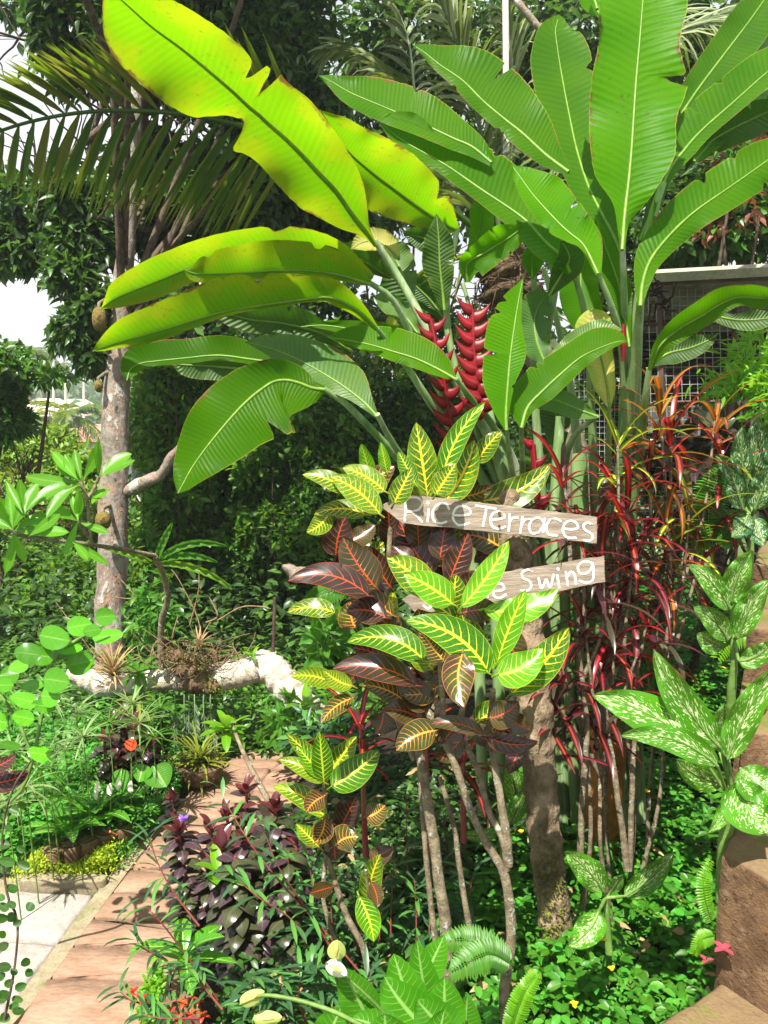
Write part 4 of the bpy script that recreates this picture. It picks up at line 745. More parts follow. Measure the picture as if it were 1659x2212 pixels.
# stalks of the left clump
for pp in [[(810,520,2.76,7),(850,580,2.8,8),(893,655,2.8,9),(940,745,2.8,9),(1000,850,2.85,10),(1060,950,2.9,12),(1110,1100,3.,15)],
 [(988,495,3.,6),(968,600,2.95,7),(966,700,2.9,8),(985,800,2.9,8),(1020,900,2.9,9),(1080,1050,3.,12)],
 [(815,895,2.5,6),(850,960,2.6,7),(920,1060,2.8,9),(1020,1200,3.,12)],
 [(700,840,2.55,6),(745,870,2.58,7),(800,925,2.65,8),(860,990,2.75,9),(950,1090,2.9,11),(1060,1230,3.,13)],
 [(985,818,2.6,5),(1025,870,2.7,7),(1065,920,2.8,8),(1110,1000,2.9,10),(1150,1150,3.,12)],
 [(800,612,2.7,6),(850,650,2.75,7),(900,750,2.85,8),(965,870,2.9,9),(1040,1000,3.,11)],
 [(815,710,2.65,5),(870,780,2.75,7),(930,870,2.85,9),(1000,960,2.95,10),(1090,1120,3.,12)],
 [(1000,610,3.,4),(1020,690,3.,5),(1040,800,3.,7),(1070,950,3.,9)]]: stalk(HL,pp,lump=.02)
for pp in [[(1010,880,2.9,13),(1050,950,2.95,16),(1100,1060,3.,20),(1150,1250,3.05,24),(1180,1500,3.1,26),(1190,1690,3.1,26)],[(1040,880,3.,14),(1080,1000,3.,18),(1130,1200,3.1,24),(1170,1500,3.1,24)]]: stalk(HL,pp,lump=.03)
hflower(HL,[(985,980,2.8),(972,900,2.78),(958,820,2.76),(944,760,2.75),(930,690,2.75)],17,.082,.024,'long red flower spike leaning left')
hflower(HL,[(1042,890,2.72),(1030,820,2.7),(1022,750,2.7),(1020,670,2.7)],15,.086,.030,'broad red flower spike beside the lime leaf')
hflower(HL,[(1168,1120,2.9),(1160,1060,2.88),(1150,960,2.86)],5,.06,.026,'lower red flower spike behind the wooden signs')
base=P(1330,1690,3.05); base[2]=.45
HR=thing('heliconia','upright heliconia clump fanning broad green leaves into the upper right corner','heliconia',base,'heliconia clumps')
hleaf(HR,[(1062,352,8,10),(1020,318,20,32),(980,300,24,48),(900,262,28,66),(830,232,32,62),(760,202,26,42),(715,176,12,16),(688,163,0,0)],3.0,roll=-.7,fl=.15,fr_=.1,mat='h_green',seed=30)
hleaf(HR,[(1232,590,8,10),(1215,556,28,34),(1180,525,36,52),(1130,472,34,72),(1040,410,26,88),(960,355,22,66),(880,310,18,36),(845,285,12,24),(818,262,0,0)],2.75,roll=-.8,fl=.15,fr_=.1,mat='h_green',seed=31,rr=4.5)
hleaf(HR,[(940,290,2,4),(900,268,4,20),(860,255,6,16),(828,250,0,0)],2.8,roll=-.5,mat='h_green',seed=32,rib=False)
hleaf(HR,[(1228,372,8,8),(1180,336,24,40),(1130,290,30,72),(1090,258,28,90),(1045,220,26,94),(1000,175,24,84),(950,140,16,52),(915,112,8,20),(890,97,0,0)],2.95,roll=-.8,fl=.1,fr_=.15,mat='h_green',seed=33,rr=4.5)
hleaf(HR,[(1345,560,8,5),(1325,510,24,30),(1300,462,32,40),(1270,400,40,46),(1245,320,46,56),(1226,230,60,62),(1214,165,64,68),(1205,110,58,68),(1200,65,38,48),(1206,40,12,16),(1208,31,0,0)],2.85,roll=-.9,fl=.25,fr_=.25,mat='h_green',seed=34,rr=4.5,rip=.05,label='rounded upright blade with crisp parallel veins')
hleaf(HR,[(1344,540,5,5),(1348,480,16,12),(1352,440,30,40),(1358,390,72,66),(1364,325,88,94),(1369,250,95,94),(1374,175,97,112),(1382,85,88,86),(1389,0,92,98),(1396,-80,70,80),(1402,-150,30,34),(1405,-175,0,0)],2.55,roll=-.35,fl=.1,fr_=.2,mat='h_lime',seed=35,rr=4.5,ns=56,label='the broadest blade, upright, running out of the top of the photo')
hleaf(HR,[(1292,592,5,8),(1262,532,10,44),(1232,505,20,56),(1205,480,28,64),(1155,425,26,66),(1122,380,14,30),(1105,357,0,0)],2.55,roll=-.7,fl=.2,fr_=.1,mat='h_lime',seed=36,label='short lime blade in front of the others')
hleaf(HR,[(1360,750,3,3),(1350,690,18,14),(1338,620,34,26),(1318,560,34,24),(1300,510,18,12),(1285,462,0,0)],2.7,roll=-.3,mat='h_green',seed=37)
hleaf(HR,[(1440,300,4,4),(1470,250,26,30),(1510,190,36,46),(1570,110,40,50),(1630,30,42,46),(1690,-60,0,0)],3.0,roll=-.8,mat='h_green',seed=38)
hleaf(HR,[(1415,470,4,4),(1440,380,24,14),(1480,322,52,22),(1520,278,58,22),(1580,225,58,24),(1659,155,50,26),(1740,95,20,20),(1780,70,0,0)],2.7,roll=-.8,fl=.1,mat='h_green',seed=39,rr=4.5)
hleaf(HR,[(1500,350,4,4),(1540,300,30,24),(1600,225,44,36),(1650,140,50,40),(1700,60,30,30),(1740,0,0,0)],3.1,roll=-.7,mat='h_glauc',seed=46)
hleaf(HR,[(1462,352,4,4),(1500,332,20,18),(1560,290,32,34),(1640,250,36,38),(1720,215,0,0)],3.2,roll=.5,mat='h_dark',seed=40,label='olive-brown shaded blade pointing right')
hleaf(HR,[(1383,662,5,5),(1388,612,18,16),(1405,562,34,24),(1445,510,46,32),(1500,458,54,38),(1580,402,54,44),(1660,345,48,42),(1740,285,0,0)],2.55,roll=-.6,fl=.2,fr_=-.2,mat='h_green',seed=41,rr=4.5)
hleaf(HR,[(1402,800,4,4),(1425,748,14,20),(1465,712,26,26),(1520,680,32,26),(1560,655,34,22),(1600,642,28,18),(1650,645,26,22),(1720,640,0,0)],2.6,roll=.5,mat='h_green',seed=42,rr=4)
hleaf(HR,[(1405,790,3,3),(1440,765,24,24),(1490,752,28,24),(1530,735,14,14),(1552,720,0,0)],2.8,roll=-.3,mat='h_dark',seed=43)
hleaf(HR,[(1500,670,3,3),(1580,690,12,18),(1640,690,20,22),(1700,680,0,0)],2.8,roll=-.3,mat='h_dark',seed=44)
hleaf(HR,[(1380,520,3,3),(1412,440,16,14),(1430,350,24,20),(1450,260,24,26),(1480,180,0,0)],3.05,roll=-.3,mat='h_dark',seed=45)
hleaf(HR,[(1290,20,2,2),(1280,-20,22,22),(1275,-80,0,0)],2.7,roll=-.3,mat='h_lime',seed=47)
hleaf(HR,[(1300,40,3,3),(1278,0,26,20),(1262,-60,20,16),(1250,-120,0,0)],2.8,roll=-.3,mat='h_lime',seed=48)
# front small leaves
hleaf(HR,[(1094,930,3,3),(1093,890,26,7),(1097,830,54,15),(1103,765,58,33),(1112,700,56,16),(1120,650,36,8),(1127,615,10,3),(1129,600,0,0)],2.35,roll=-.2,fl=.1,fr_=.3,mat='h_lime',seed=50,rr=4,rip=.05,label='bright lime pointed blade standing in front of the stalks')
hleaf(HR,[(1126,925,4,4),(1140,880,45,15),(1175,842,56,26),(1215,805,48,26),(1255,772,42,22),(1300,750,44,14),(1335,738,28,8),(1355,738,0,0)],2.35,roll=-.5,fl=-.5,fr_=.3,mat='h_green',seed=51,rr=4,label='cupped blade opening to the right')
hleaf(HR,[(1180,780,4,4),(1210,768,20,18),(1250,742,30,22),(1300,715,26,20),(1345,712,0,0)],2.5,roll=-.9,mat='h_glauc',seed=52,rib=False)
hleaf(HR,[(1316,880,4,4),(1312,840,26,18),(1302,790,34,26),(1290,745,44,34),(1280,700,40,42),(1275,676,20,26),(1273,668,0,0)],2.6,roll=-.2,mat='h_pale',seed=53,label='yellowing worn blade behind the cupped one')
hleaf(HR,[(1290,900,4,4),(1250,885,22,22),(1200,865,26,26),(1165,868,18,18),(1142,880,0,0)],2.5,roll=-.3,mat='h_glauc',seed=54)
hleaf(HR,[(1180,790,4,4),(1160,740,38,30),(1155,690,46,36),(1170,650,34,24),(1188,632,0,0)],2.9,roll=-.2,mat='h_glauc',seed=55)
hleaf(HR,[(1300,760,4,4),(1270,690,40,35),(1255,620,48,38),(1258,560,34,28),(1262,520,0,0)],3.1,roll=-.2,mat='h_green',seed=56)
hleaf(HR,[(1185,640,3,3),(1215,590,26,28),(1230,560,28,34),(1222,535,18,20),(1210,522,0,0)],2.8,roll=.3,mat='h_dark',seed=57)
hleaf(HR,[(1150,600,3,3),(1150,570,22,24),(1152,545,20,24),(1160,520,0,0)],2.9,roll=-.3,mat='h_green',seed=58)
hleaf(HR,[(1210,990,4,4),(1200,900,40,35),(1190,850,45,40),(1195,800,30,30),(1200,770,0,0)],3.3,roll=.2,mat='h_dark',seed=59)
for pp in [[(1344,515,2.6,6),(1348,640,2.7,8),(1352,760,2.8,11),(1350,900,2.9,14),(1345,1100,3.0,17),(1335,1400,3.05,19),(1330,1680,3.05,20)],
 [(1432,395,2.75,8),(1405,480,2.75,9),(1385,600,2.75,11),(1375,720,2.8,13),(1368,880,2.9,15),(1360,1100,3.0,17),(1350,1400,3.05,18)],
 [(1383,650,2.6,7),(1375,740,2.7,11),(1362,860,2.8,13),(1340,1050,2.95,15),(1320,1350,3.05,17)],
 [(1292,590,2.6,5),(1320,660,2.65,7),(1345,760,2.75,9),(1352,900,2.85,11),(1355,1100,3.,13)],
 [(1240,590,2.8,6),(1268,700,2.85,7),(1275,850,2.9,8),(1285,1050,3.,11),(1300,1400,3.05,15)],
 [(1150,560,3.,6),(1158,700,2.95,7),(1155,850,2.95,8),(1165,1000,3.,10),(1185,1300,3.1,14)],
 [(1190,570,3.,6),(1200,620,2.95,7),(1178,740,2.95,7),(1160,800,2.95,7)],
 [(1175,580,3.1,5),(1200,680,3.1,6),(1230,820,3.1,8),(1250,1000,3.1,10),(1270,1300,3.1,14)],
 [(1094,925,2.36,4),(1098,960,2.4,5),(1112,1050,2.6,7),(1150,1200,2.9,9)],[(1126,920,2.36,5),(1128,980,2.5,6),(1135,1100,2.8,8),(1170,1300,3.,11)],
 [(1402,795,2.65,6),(1395,860,2.7,8),(1380,1000,2.9,10),(1360,1200,3.,12)],
 [(1316,875,2.6,4),(1315,960,2.7,7),(1310,1100,2.9,9),(1305,1300,3.,12)],
 [(1290,898,2.55,5),(1230,960,2.7,7),(1215,1100,2.9,9),(1220,1300,3.,12)],
 [(1250,980,3.,17),(1255,1150,3.,20),(1262,1350,3.,22),(1270,1600,3.05,22)],[(1210,900,3.05,10),(1200,1100,3.05,14),(1205,1350,3.1,18),(1210,1650,3.1,18)]]: stalk(HR,pp,lump=.02)
# pink sheath flash on the stalks
m_=MB(); ptube(m_,[(1346,700,2.66,3),(1347,740,2.66,7),(1346,780,2.66,3)],n=6); m_.build('sheath',M['red'],HR)
m_=MB()
for i in range(40):
    c=P(1425,640,3.3)+rng.normal(size=3)*[.045,.04,.04]; tube(m_,[c,c+rng.normal(size=3)*.03-[0,0,.01]],[.006,.003],n=4,k=3)
tag(m_.build('dry_umbel',M['sticker'],at=P(1425,640,3.3)),'small dark ragged tuft hanging under the cage roof','dry tuft')
# frangipani flower seen through the stalks
m_=MB(); c=(1195,742,2.95)
for k in range(5): a=k*1.257; pleaf(m_,c,(c[0]+11*math.cos(a),c[1]+11*math.sin(a),2.93),5,ns=6,nc=1,prof='obov')
tag(m_.build('frangipani_flower',M['white'],at=P(*c)),'small white frangipani flower between the heliconia stalks','flower')
# ---------------- sign post and signs ----------------
pb=P(1217,2128,2.42)
post=thing('sign_post','rough mossy wooden post leaning left and carrying the two sign boards','post',pb)
m_=MB(); ptube(m_,[(1222,2200,2.42,40),(1217,2120,2.42,37),(1203,2010,2.42,35),(1188,1900,2.42,34),(1174,1780,2.42,35),(1164,1650,2.42,36),(1156,1540,2.42,37),(1145,1420,2.43,37),(1130,1320,2.44,37),(1115,1220,2.45,36),(1104,1130,2.46,35),(1096,1075,2.46,30),(1092,1058,2.46,20)],n=34,k=120,lump=.06,seed=5); m_.build('trunk',M['postbark'],post)
for (u,v,r) in((1112,1195,15),(1128,1330,13),(1160,1590,16),(1166,1745,12),(1190,1925,12)):
    m_=MB(); c=P(u+U(-14,14),v,2.40); tube(m_,[c+[0,0,.0],c-[0,.012,0],c-[0,.02,0],c-[0,.024,.0]],[px(r,2.4),px(r*.95,2.4),px(r*.6,2.4),.003],n=14,k=9,lump=.16,seed=int(u)); m_.build('bark_knot',M['postbark'],post)
m_=MB()
for j in range(500):
    t=U(0,1); u=1208+U(-28,30)-40*t; v=2110-320*t; s=P(u,v,2.42)+[0,-px(34,2.42)*math.cos((u-(1208-40*t))/38),0]; arch(m_,s,U(-2.6,-.5),U(.2,1.),U(.012,.022),.006,U(0,1),ns=3)
m_.build('moss',M['moss'],post)
def board(name,label,corners,d,th,writing,wlabel,sx,sy,zc,hw=7.4):
    c=np.array(corners,float); dfun=lambda u: 1/np.interp(u,[c[:,0].min(),c[:,0].max()],[1/d[0],1/d[1]]); n=len(c); dd=np.interp(c[:,0],[c[:,0].min(),c[:,0].max()],d)
    root=thing(name,label,'sign',P(c[:,0].mean(),c[:,1].mean(),dd.mean()),'wooden arrow signs on the post'); o=[];od=[]
    for i in range(n):
        j=(i+1)%n; k=max(2,int(np.hypot(*(c[j]-c[i]))/14))
        for t in np.linspace(0,1,k,endpoint=False): o.append(c[i]+(c[j]-c[i])*t+(rng.normal(size=2)*.55 if t>0 else 0)); od.append(dd[i]+(dd[j]-dd[i])*t)
    o=np.array(o); od=dfun(o[:,0]); k=len(o); cc=o.mean(0); i_=cc+(o-cc)*(1-1.4/np.maximum(20,np.linalg.norm(o-cc,axis=1)))[:,None]
    V=np.vstack([P(o[:,0],o[:,1],od+th),P(o[:,0],o[:,1],od+.002),P(i_[:,0],i_[:,1],od)])
    m_=MB(); m_.add(V,[grid(3,k,True),np.array([np.arange(2*k,3*k)]),np.array([np.arange(k)[::-1]])]); m_.build('plank',M['board'],root,False)
    m_=MB()
    for st in writing:
        st=np.array(st,float)
        if len(st)==1: st=np.array([st[0]-[1.5,3],st[0]+[1.5,3]]); h=hw*1.25
        else: h=hw
        p_=np.stack([sx+st[:,0]*zc,sy+st[:,1]*zc],1); L_=np.hypot(*np.diff(p_,axis=0).T).sum(); kk=max(6,int(L_/2.2)); q_=cr(p_,kk); 
        q_=q_+np.stack([np.convolve(rng.normal(size=kk+4),np.ones(5)/5,'valid')*.35]*2,1)
        tu,tv=np.gradient(q_[:,0]),np.gradient(q_[:,1]); l=np.hypot(tu,tv)+1e-9; nx,ny=tv/l,-tu/l; ww=h*zc*(1+.12*np.convolve(rng.normal(size=kk+4),np.ones(5)/5,'valid'))
        # round ends
        ex=[];a=np.linspace(-np.pi/2,np.pi/2,5)[1:-1]
        L1=np.stack([q_[:,0]+nx*ww,q_[:,1]+ny*ww],1); R1=np.stack([q_[:,0]-nx*ww,q_[:,1]-ny*ww],1)
        s0=q_[0]-np.array([tu[0],tv[0]])/l[0]*ww[0]*.8; s1=q_[-1]+np.array([tu[-1],tv[-1]])/l[-1]*ww[-1]*.8
        f0=np.array([s0+np.array([nx[0],ny[0]])*ww[0]*.5,s0-np.array([nx[0],ny[0]])*ww[0]*.5]); f1=np.array([s1+np.array([nx[-1],ny[-1]])*ww[-1]*.5,s1-np.array([nx[-1],ny[-1]])*ww[-1]*.5])
        A_=np.vstack([f0[:1],L1,f1[:1]]); B_=np.vstack([f0[1:],R1,f1[1:]]); W_=np.stack([A_,B_],1); m_.add(P(W_[...,0],W_[...,1],dfun(W_[...,0])-.0008-U(0,.0006)),grid(len(A_),2))
    m_.build('lettering',M['paint'],root,False,label=wlabel); return root
T1=[[(268,135),(266,200),(262,285)],[(266,142),(300,132),(345,135),(376,165),(360,205),(320,222),(272,228)],[(312,225),(345,258),(374,290)],[(415,168)],[(418,208),(412,290)],[(552,208),(535,178),(500,172),(462,195),(442,240),(455,285),(495,303),(535,292)],
[(580,248),(640,250),(690,238),(682,205),(645,190),(605,198),(580,235),(580,275),(605,308),(645,312),(685,298)],[(728,186),(790,195),(858,206)],[(797,200),(788,260),(775,318)],[(835,278),(880,275),(916,262),(905,235),(870,226),(838,240),(824,280),(838,322),(880,338),(920,322)],
[(950,242),(948,300),(943,355)],[(950,292),(970,268),(1003,265)],[(1035,262),(1028,310),(1018,365)],[(1032,305),(1055,275),(1088,274)],[(1172,292),(1140,266),(1098,280),(1078,325),(1095,366),(1135,362),(1168,325)],[(1180,272),(1174,320),(1170,362)],
[(1284,288),(1250,270),(1212,285),(1192,330),(1208,375),(1262,382)],[(1310,338),(1355,342),(1398,332),(1385,298),(1345,285),(1310,308),(1300,350),(1322,392),(1385,398)],[(1492,308),(1462,298),(1435,315),(1445,345),(1480,365),(1497,392),(1478,415),(1436,412)]]
S1=board('arrow_sign','wooden arrow board pointing left and reading Rice Terraces, upper of the two',[(821,1093),(870,1068),(960,1076),(1080,1091),(1180,1103),(1290,1117),(1289,1174),(1180,1163),(1060,1150),(960,1139),(867,1129.5)],(2.27,2.37),.018,T1,'hand painted white words Rice Terraces',788.3,1030.9,.329)
T2=[[(450,742),(448,800),(440,842),(412,862),(385,842)],[(478,775),(482,820),(505,842),(535,825),(548,770)],[(550,762),(555,835)],[(588,750),(594,832)],[(592,790),(615,762),(642,768),(650,822)],[(760,728),(728,718),(702,748),(720,788),(752,775),(764,735)],[(766,728),(770,800),(745,838),(700,828)],[(806,680),(806,785)],[(848,748),(885,745),(916,732),(900,702),(865,700),(842,735),(848,778),(885,792),(925,770)],
[(1100,615),(1065,606),(1030,628),(1040,662),(1080,682),(1092,715),(1065,745),(1025,742)],[(1140,662),(1160,730),(1190,672),(1215,724),(1240,640)],[(1268,602)],[(1262,642),(1270,690),(1278,725)],[(1320,622),(1326,670),(1332,710)],[(1322,662),(1348,622),(1375,635),(1386,700)],[(1490,562),(1445,552),(1402,580),(1408,625),(1450,632),(1485,600),(1494,562)],[(1495,565),(1502,620),(1495,672),(1455,694),(1410,680)]]
S2b=board('arrow_sign','lower wooden board reading Jungle Swing, half hidden by croton leaves',[(868,1296),(905,1272),(956,1257),(1060,1240),(1180,1221),(1305,1200),(1308,1257),(1200,1278),(1080,1298),(960,1318),(900,1326)],(2.33,2.36),.018,T2,'hand painted white words Jungle Swing',788.3,1030.9,.329)
for (u,v,d,par) in((1078,1107,2.325,S1),(1078,1136,2.325,S1),(1010,1262,2.345,S2b)):
    m_=MB(); c=P(u,v,d); tube(m_,[c,c-[0,.008,0]],[.004,.004],n=8,k=2); m_.build('nail',M['nail'],par)
# ---------------- crotons ----------------
def croton(name,label,base,stems,leaves,group,d0,smat='twig'):
    root=thing(name,label,'croton',base,group)
    for s in stems: m_=MB(); ptube(m_,s,n=10,k=30,lump=.06,seed=int(s[0][0])); m_.build('stem',M[smat],root)
    for L in leaves:
        mt,tu,tv,bu,bv,hw=L[:6]; bend=L[6] if len(L)>6 else .06; dd=L[7] if len(L)>7 else 0; roll=L[8] if len(L)>8 else -.7
        m_=MB(); db=d0+dd+U(-.03,.03); dt=db+U(-.05,.03)-.06*(tv>bv)
        wv=.10
        pleaf(m_,(bu,bv,db),(tu,tv,dt),hw,bend,roll=roll,cup=U(.15,.45),ns=18,nc=4,prof='ovate' if U(0,1)>.5 else 'lance',wav=wv,curl=U(0,.18))
        # petiole
        e=np.array([tu-bu,tv-bv],float); e/=np.hypot(*e); ptube(m_,[(bu-e[0]*10,bv-e[1]*10,db+.01,2.6),(bu,bv,db,2.4),(bu+e[0]*8,bv+e[1]*8,db,1.2)],n=6,k=5,cap=False)
        m_.build('leaf',M['c'+mt],root)
    return root
cb=P(985,2190,2.2); cb[2]=.3
CR=croton('croton','tall broad-leaved croton half covering the sign boards, yellow veins above and red below',cb,
 [[(905,1600,2.2,6),(907,1660,2.2,6),(915,1784,2.2,6),(925,1900,2.2,6),(938,2010,2.2,7),(950,2100,2.2,7)],
 [(900,1600,2.15,9),(912,1660,2.15,10),(932,1784,2.15,12),(948,1899,2.15,12),(962,1999,2.15,13),(966,2109,2.15,14),(985,2230,2.15,15)],
 [(950,1680,2.25,5),(980,1784,2.25,6),(994,1884,2.25,6),(1014,2009,2.25,7),(1022,2080,2.25,7)],
 [(960,1600,2.1,8),(985,1659,2.1,8),(1020,1759,2.1,8),(1055,1829,2.1,9),(1088,1884,2.1,10),(1100,1959,2.1,11),(1105,2034,2.1,11),(1090,2129,2.1,12),(1096,2230,2.1,13)],
 [(1000,1600,2.15,6),(1030,1659,2.15,7),(1055,1749,2.12,7),(1088,1819,2.1,8),(1095,1880,2.1,8)],
 [(1050,1570,2.12,7),(1058,1600,2.12,7),(1075,1689,2.1,8),(1094,1809,2.1,10),(1098,1870,2.1,10)],
 [(845,1120,2.42,6),(838,1250,2.42,6),(832,1400,2.33,7),(860,1550,2.2,8),(895,1640,2.2,8)],[(965,1080,2.44,6),(962,1200,2.44,6),(955,1350,2.40,7),(940,1500,2.25,8),(905,1640,2.2,8)],
 [(1065,1490,2.0,6),(1062,1530,2.05,7),(1055,1580,2.1,7)],[(950,1430,2.0,5),(955,1500,2.05,6),(960,1600,2.1,7)],[(1015,1420,2.05,5),(1005,1500,2.05,6),(985,1600,2.1,7)]],
 [('G',899,912,925,1078,32,0,.24),('L',1049,868,955,1035,24,.08,.22),('G',1025,950,962,1082,33,-.06,.22),('G',1085,930,1030,1000,22,.05,.24),('G',1190,1000,1035,1082,34,-.12,.36,-.2),('G',960,990,905,1080,26,.05,.26),('L',1010,1010,985,1080,22,0,.28),('G',653,1025,752,1063,20,-.1,.05),('G',738,1010,832,1062,24,-.08,.03),('G',714,1030,822,1112,30,-.08,0),('L',780,958,802,1032,16,0,.1),('L',822,955,836,1022,13,0,.1),('G',678,1112,792,1112,20,-.12,.05),('G',662,1150,710,1110,22,.1,.1),
  ('L',860,975,900,1050,18,0,.12),('G',985,1000,940,1070,26,0,.12),('G',890,1010,850,1090,24,0,.1),
  ('D',740,1160,815,1272,42,.04,.02),('D',621,1255,797,1287,30,-.16,-.02),('D',862,1125,935,1245,44,.03,.24),('D',1012,1150,968,1262,30,0,.24),('G',990,1120,945,1220,22,0,.25),('D',850,1180,890,1225,24,0,.02),('G',835,1203,940,1295,36,-.06,-.02),
  ('L',1099,1168,995,1313,28,-.04,-.1),('L',872,1240,978,1305,34,-.05,-.1),('L',1207,1270,1044,1316,30,-.14,-.12),('L',1136,1274,1073,1435,28,.02,-.14),('G',928,1300,1042,1402,28,-.06,-.06),('D',1080,1318,995,1325,27,.05,-.08,-.2),
  ('L',875,1341,1057,1455,40,-.14,-.16),('L',748,1388,918,1428,32,-.17,-.1),('G',1229,1354,1100,1502,38,-.05,-.12),('L',1173,1400,1072,1458,38,-.12,-.18),('O',1003,1528,1000,1410,36,-.1,-.2,.1),('D',1120,1515,1056,1552,32,-.1,-.1),('D',718,1445,905,1482,30,-.12,-.05),('D',826,1532,922,1562,26,-.1,0),('O',856,1622,942,1578,34,-.1,-.05),('D',912,1568,1046,1588,18,-.12,-.05),('D',1163,1602,1053,1592,22,-.1,-.05),('D',1098,1672,1130,1600,22,0,.05),('D',748,1322,835,1335,30,-.12,.03),('O',694,1562,762,1508,20,-.1,.05),('G',700,1448,762,1482,22,.08,.06),('O',752,1290,850,1330,30,-.08,.05),
  ('O',905,1360,960,1430,30,0,-.02),('D',860,1460,930,1530,34,0,0),('D',1010,1560,960,1600,28,.1,0),('O',780,1480,880,1520,24,-.1,.03),('D',940,1640,1000,1590,24,.1,.05),('D',810,1330,880,1380,30,0,.06),('G',985,1240,975,1330,30,0,.02),('D',1035,1230,990,1300,28,0,.05),('D',900,1090,905,1190,30,0,.25),('D',965,1110,950,1210,30,0,.25),('D',800,1180,845,1270,30,.05,.08),('O',870,1500,950,1480,26,.1,.02),('D',760,1400,850,1440,26,-.1,.08),('D',1060,1620,1020,1570,22,.1,.06)],'crotons around the sign post',2.1)
for i in range(46):
    k=U(0,1); bu=U(720,1120); bv=U(1180,1640) if i%3 else U(1060,1200); a=U(-math.pi,0) if i%4 else U(0,math.pi); L=U(60,125); mt='DDOGDGOD'[i%8] if bv>1350 else 'DGDODG'[i%6]
    m_=MB(); d=2.1+U(.1,.26) if bv>1340 else U(2.42,2.5); tu,tv=bu+L*math.cos(a),bv+L*.8*math.sin(a); pleaf(m_,(bu,bv,d),(tu,tv,d-U(-.03,.08)),U(18,34),U(-.15,.15),roll=-.7,cup=U(.1,.5),ns=18,nc=4,prof='ovate',wav=.12,curl=U(0,.2)); ptube(m_,[(bu-8*math.cos(a),bv+10,d+.02,2.4),(bu,bv,d,2.2)],n=6,k=4,cap=False); m_.build('leaf',M['c'+mt],CR)
cb2=P(760,2120,2.35); cb2[2]=.3
croton('croton','smaller croton left of the stems with a few bronze leaves and one hanging yellow leaf',cb2,
 [[(700,1690,2.35,5),(703,1760,2.35,5),(706,1830,2.35,6),(722,1900,2.35,6),(750,1980,2.35,7),(785,2050,2.33,7),(800,2140,2.33,7)],[(790,1880,2.2,3),(800,1960,2.25,3),(815,2010,2.3,4),(812,1950,2.3,3)],[(706,1830,2.35,5),(700,1950,2.35,5),(735,2060,2.35,6)]],
 [('L',690,1580,700,1690,24,.0,-.05),('G',600,1640,700,1690,20,-.08),('G',588,1700,705,1770,24,-.12,.02),('L',820,1620,715,1700,34,-.04,-.05),('G',770,1590,705,1680,26,0,.02),('L',640,1610,700,1680,18,0),('G',620,1585,690,1650,18,0,.05),('O',662,1755,700,1720,24,-.1),('O',680,1822,702,1768,24,.1),('O',775,1808,722,1830,32,.15),('O',832,1738,790,1765,26,-.1),('G',640,1780,690,1830,18,0,.02),('G',822,1845,795,1940,24,.05,-.05),('L',808,2035,775,1935,26,.05,-.12),('D',815,1960,800,1905,16,.1,-.05),('D',668,1930,720,1915,18,0,0),('D',725,1860,720,1800,28,0,.08),('D',770,1720,735,1790,28,0,.1),('D',850,1830,800,1860,22,0,.05)],'crotons around the sign post',2.3)
croton('croton','bronze croton leaf cluster poking in at the left edge',P(-60,2000,1.9),[[(-40,1700,1.9,5),(-60,1900,1.9,6),(-60,2000,1.9,6)]],[('D',62,1665,-30,1690,24,-.1),('D',35,1630,-40,1660,16,-.1)],None,1.85)
# ---------------- narrow-leaved red crotons ----------------
def rosette(m_,c,n,L,Wd,el=(.1,1.4),droop=(.6,1.9),prof='strap',cup=.3,tw=.3,off=.04,ns=9,azr=None):
    for i in range(n):
        az=i*2.4+U(-.3,.3) if azr is None else U(*azr); s=c+np.array([0,0,-off*(1-i/n)*U(.5,1.5)]); arch(m_,s,az,el[1]-(el[1]-el[0])*(1-i/n)+U(-.15,.15),L*U(.65,1.15),Wd*U(.8,1.2),U(*droop),ns,prof,cup,U(-tw,tw))
def narrow_croton(label,heads,base,seed):
    """heads: (u,v,d,n leaves,length m,material)"""
    b=P(*base); b=np.array([b[0],b[1],float(bedh(b[0],b[1]))]); root=thing('narrow_leaved_croton',label,'croton',b,'narrow-leaved crotons right of the signs')
    m_=MB(); hc=np.mean([P(*h[:3]) for h in heads],0); fk=b*.35+hc*.65-[0,0,.05]
    tube(m_,[b-[0,0,.1],b,(b+fk)/2+rng.normal(size=3)*.03,fk],[.0075,.0075,.007,.006],n=8,k=24,lump=.08,seed=seed)
    for h in heads:
        c=P(*h[:3]); st=fk if c[2]>fk[2] else (b+fk)/2; tube(m_,[st,(st+c)/2+rng.normal(size=3)*.015,c],[.008,.006,.004],n=6,k=12,lump=.08,seed=seed)
    m_.build('stem',M['twig'],root)
    for h in heads:
        m_=MB(); c=P(*h[:3]); rosette(m_,c,int(h[3]*1.05),h[4]*1.1,.019,off=.2,el=(-.2,1.4),ns=10)
        ob=m_.build('foliage',M[h[5]],root)
rc,ro,ry,rm='rc','rco','rcy','rcm'
narrow_croton('narrow-leaved croton topped by yellow-green leaves just right of the upper sign',[(1335,950,2.6,15,.26,ry),(1330,1050,2.62,15,.26,rc),(1290,1120,2.6,18,.24,rm)],(1330,1850,2.7),1)
narrow_croton('tallest narrow-leaved croton with orange leaf tips in front of the cage',[(1425,880,2.7,18,.28,ro),(1450,925,2.7,12,.28,rc),(1400,1010,2.7,18,.25,rm),(1545,900,2.85,14,.27,ro),(1560,980,2.85,14,.25,rc)],(1400,1840,2.8),2)
narrow_croton('bright red narrow-leaved croton over the right end of the upper sign',[(1215,1020,2.5,14,.24,rc),(1250,1120,2.5,14,.22,rc),(1300,1200,2.5,16,.22,rm)],(1254,1850,2.55),3)
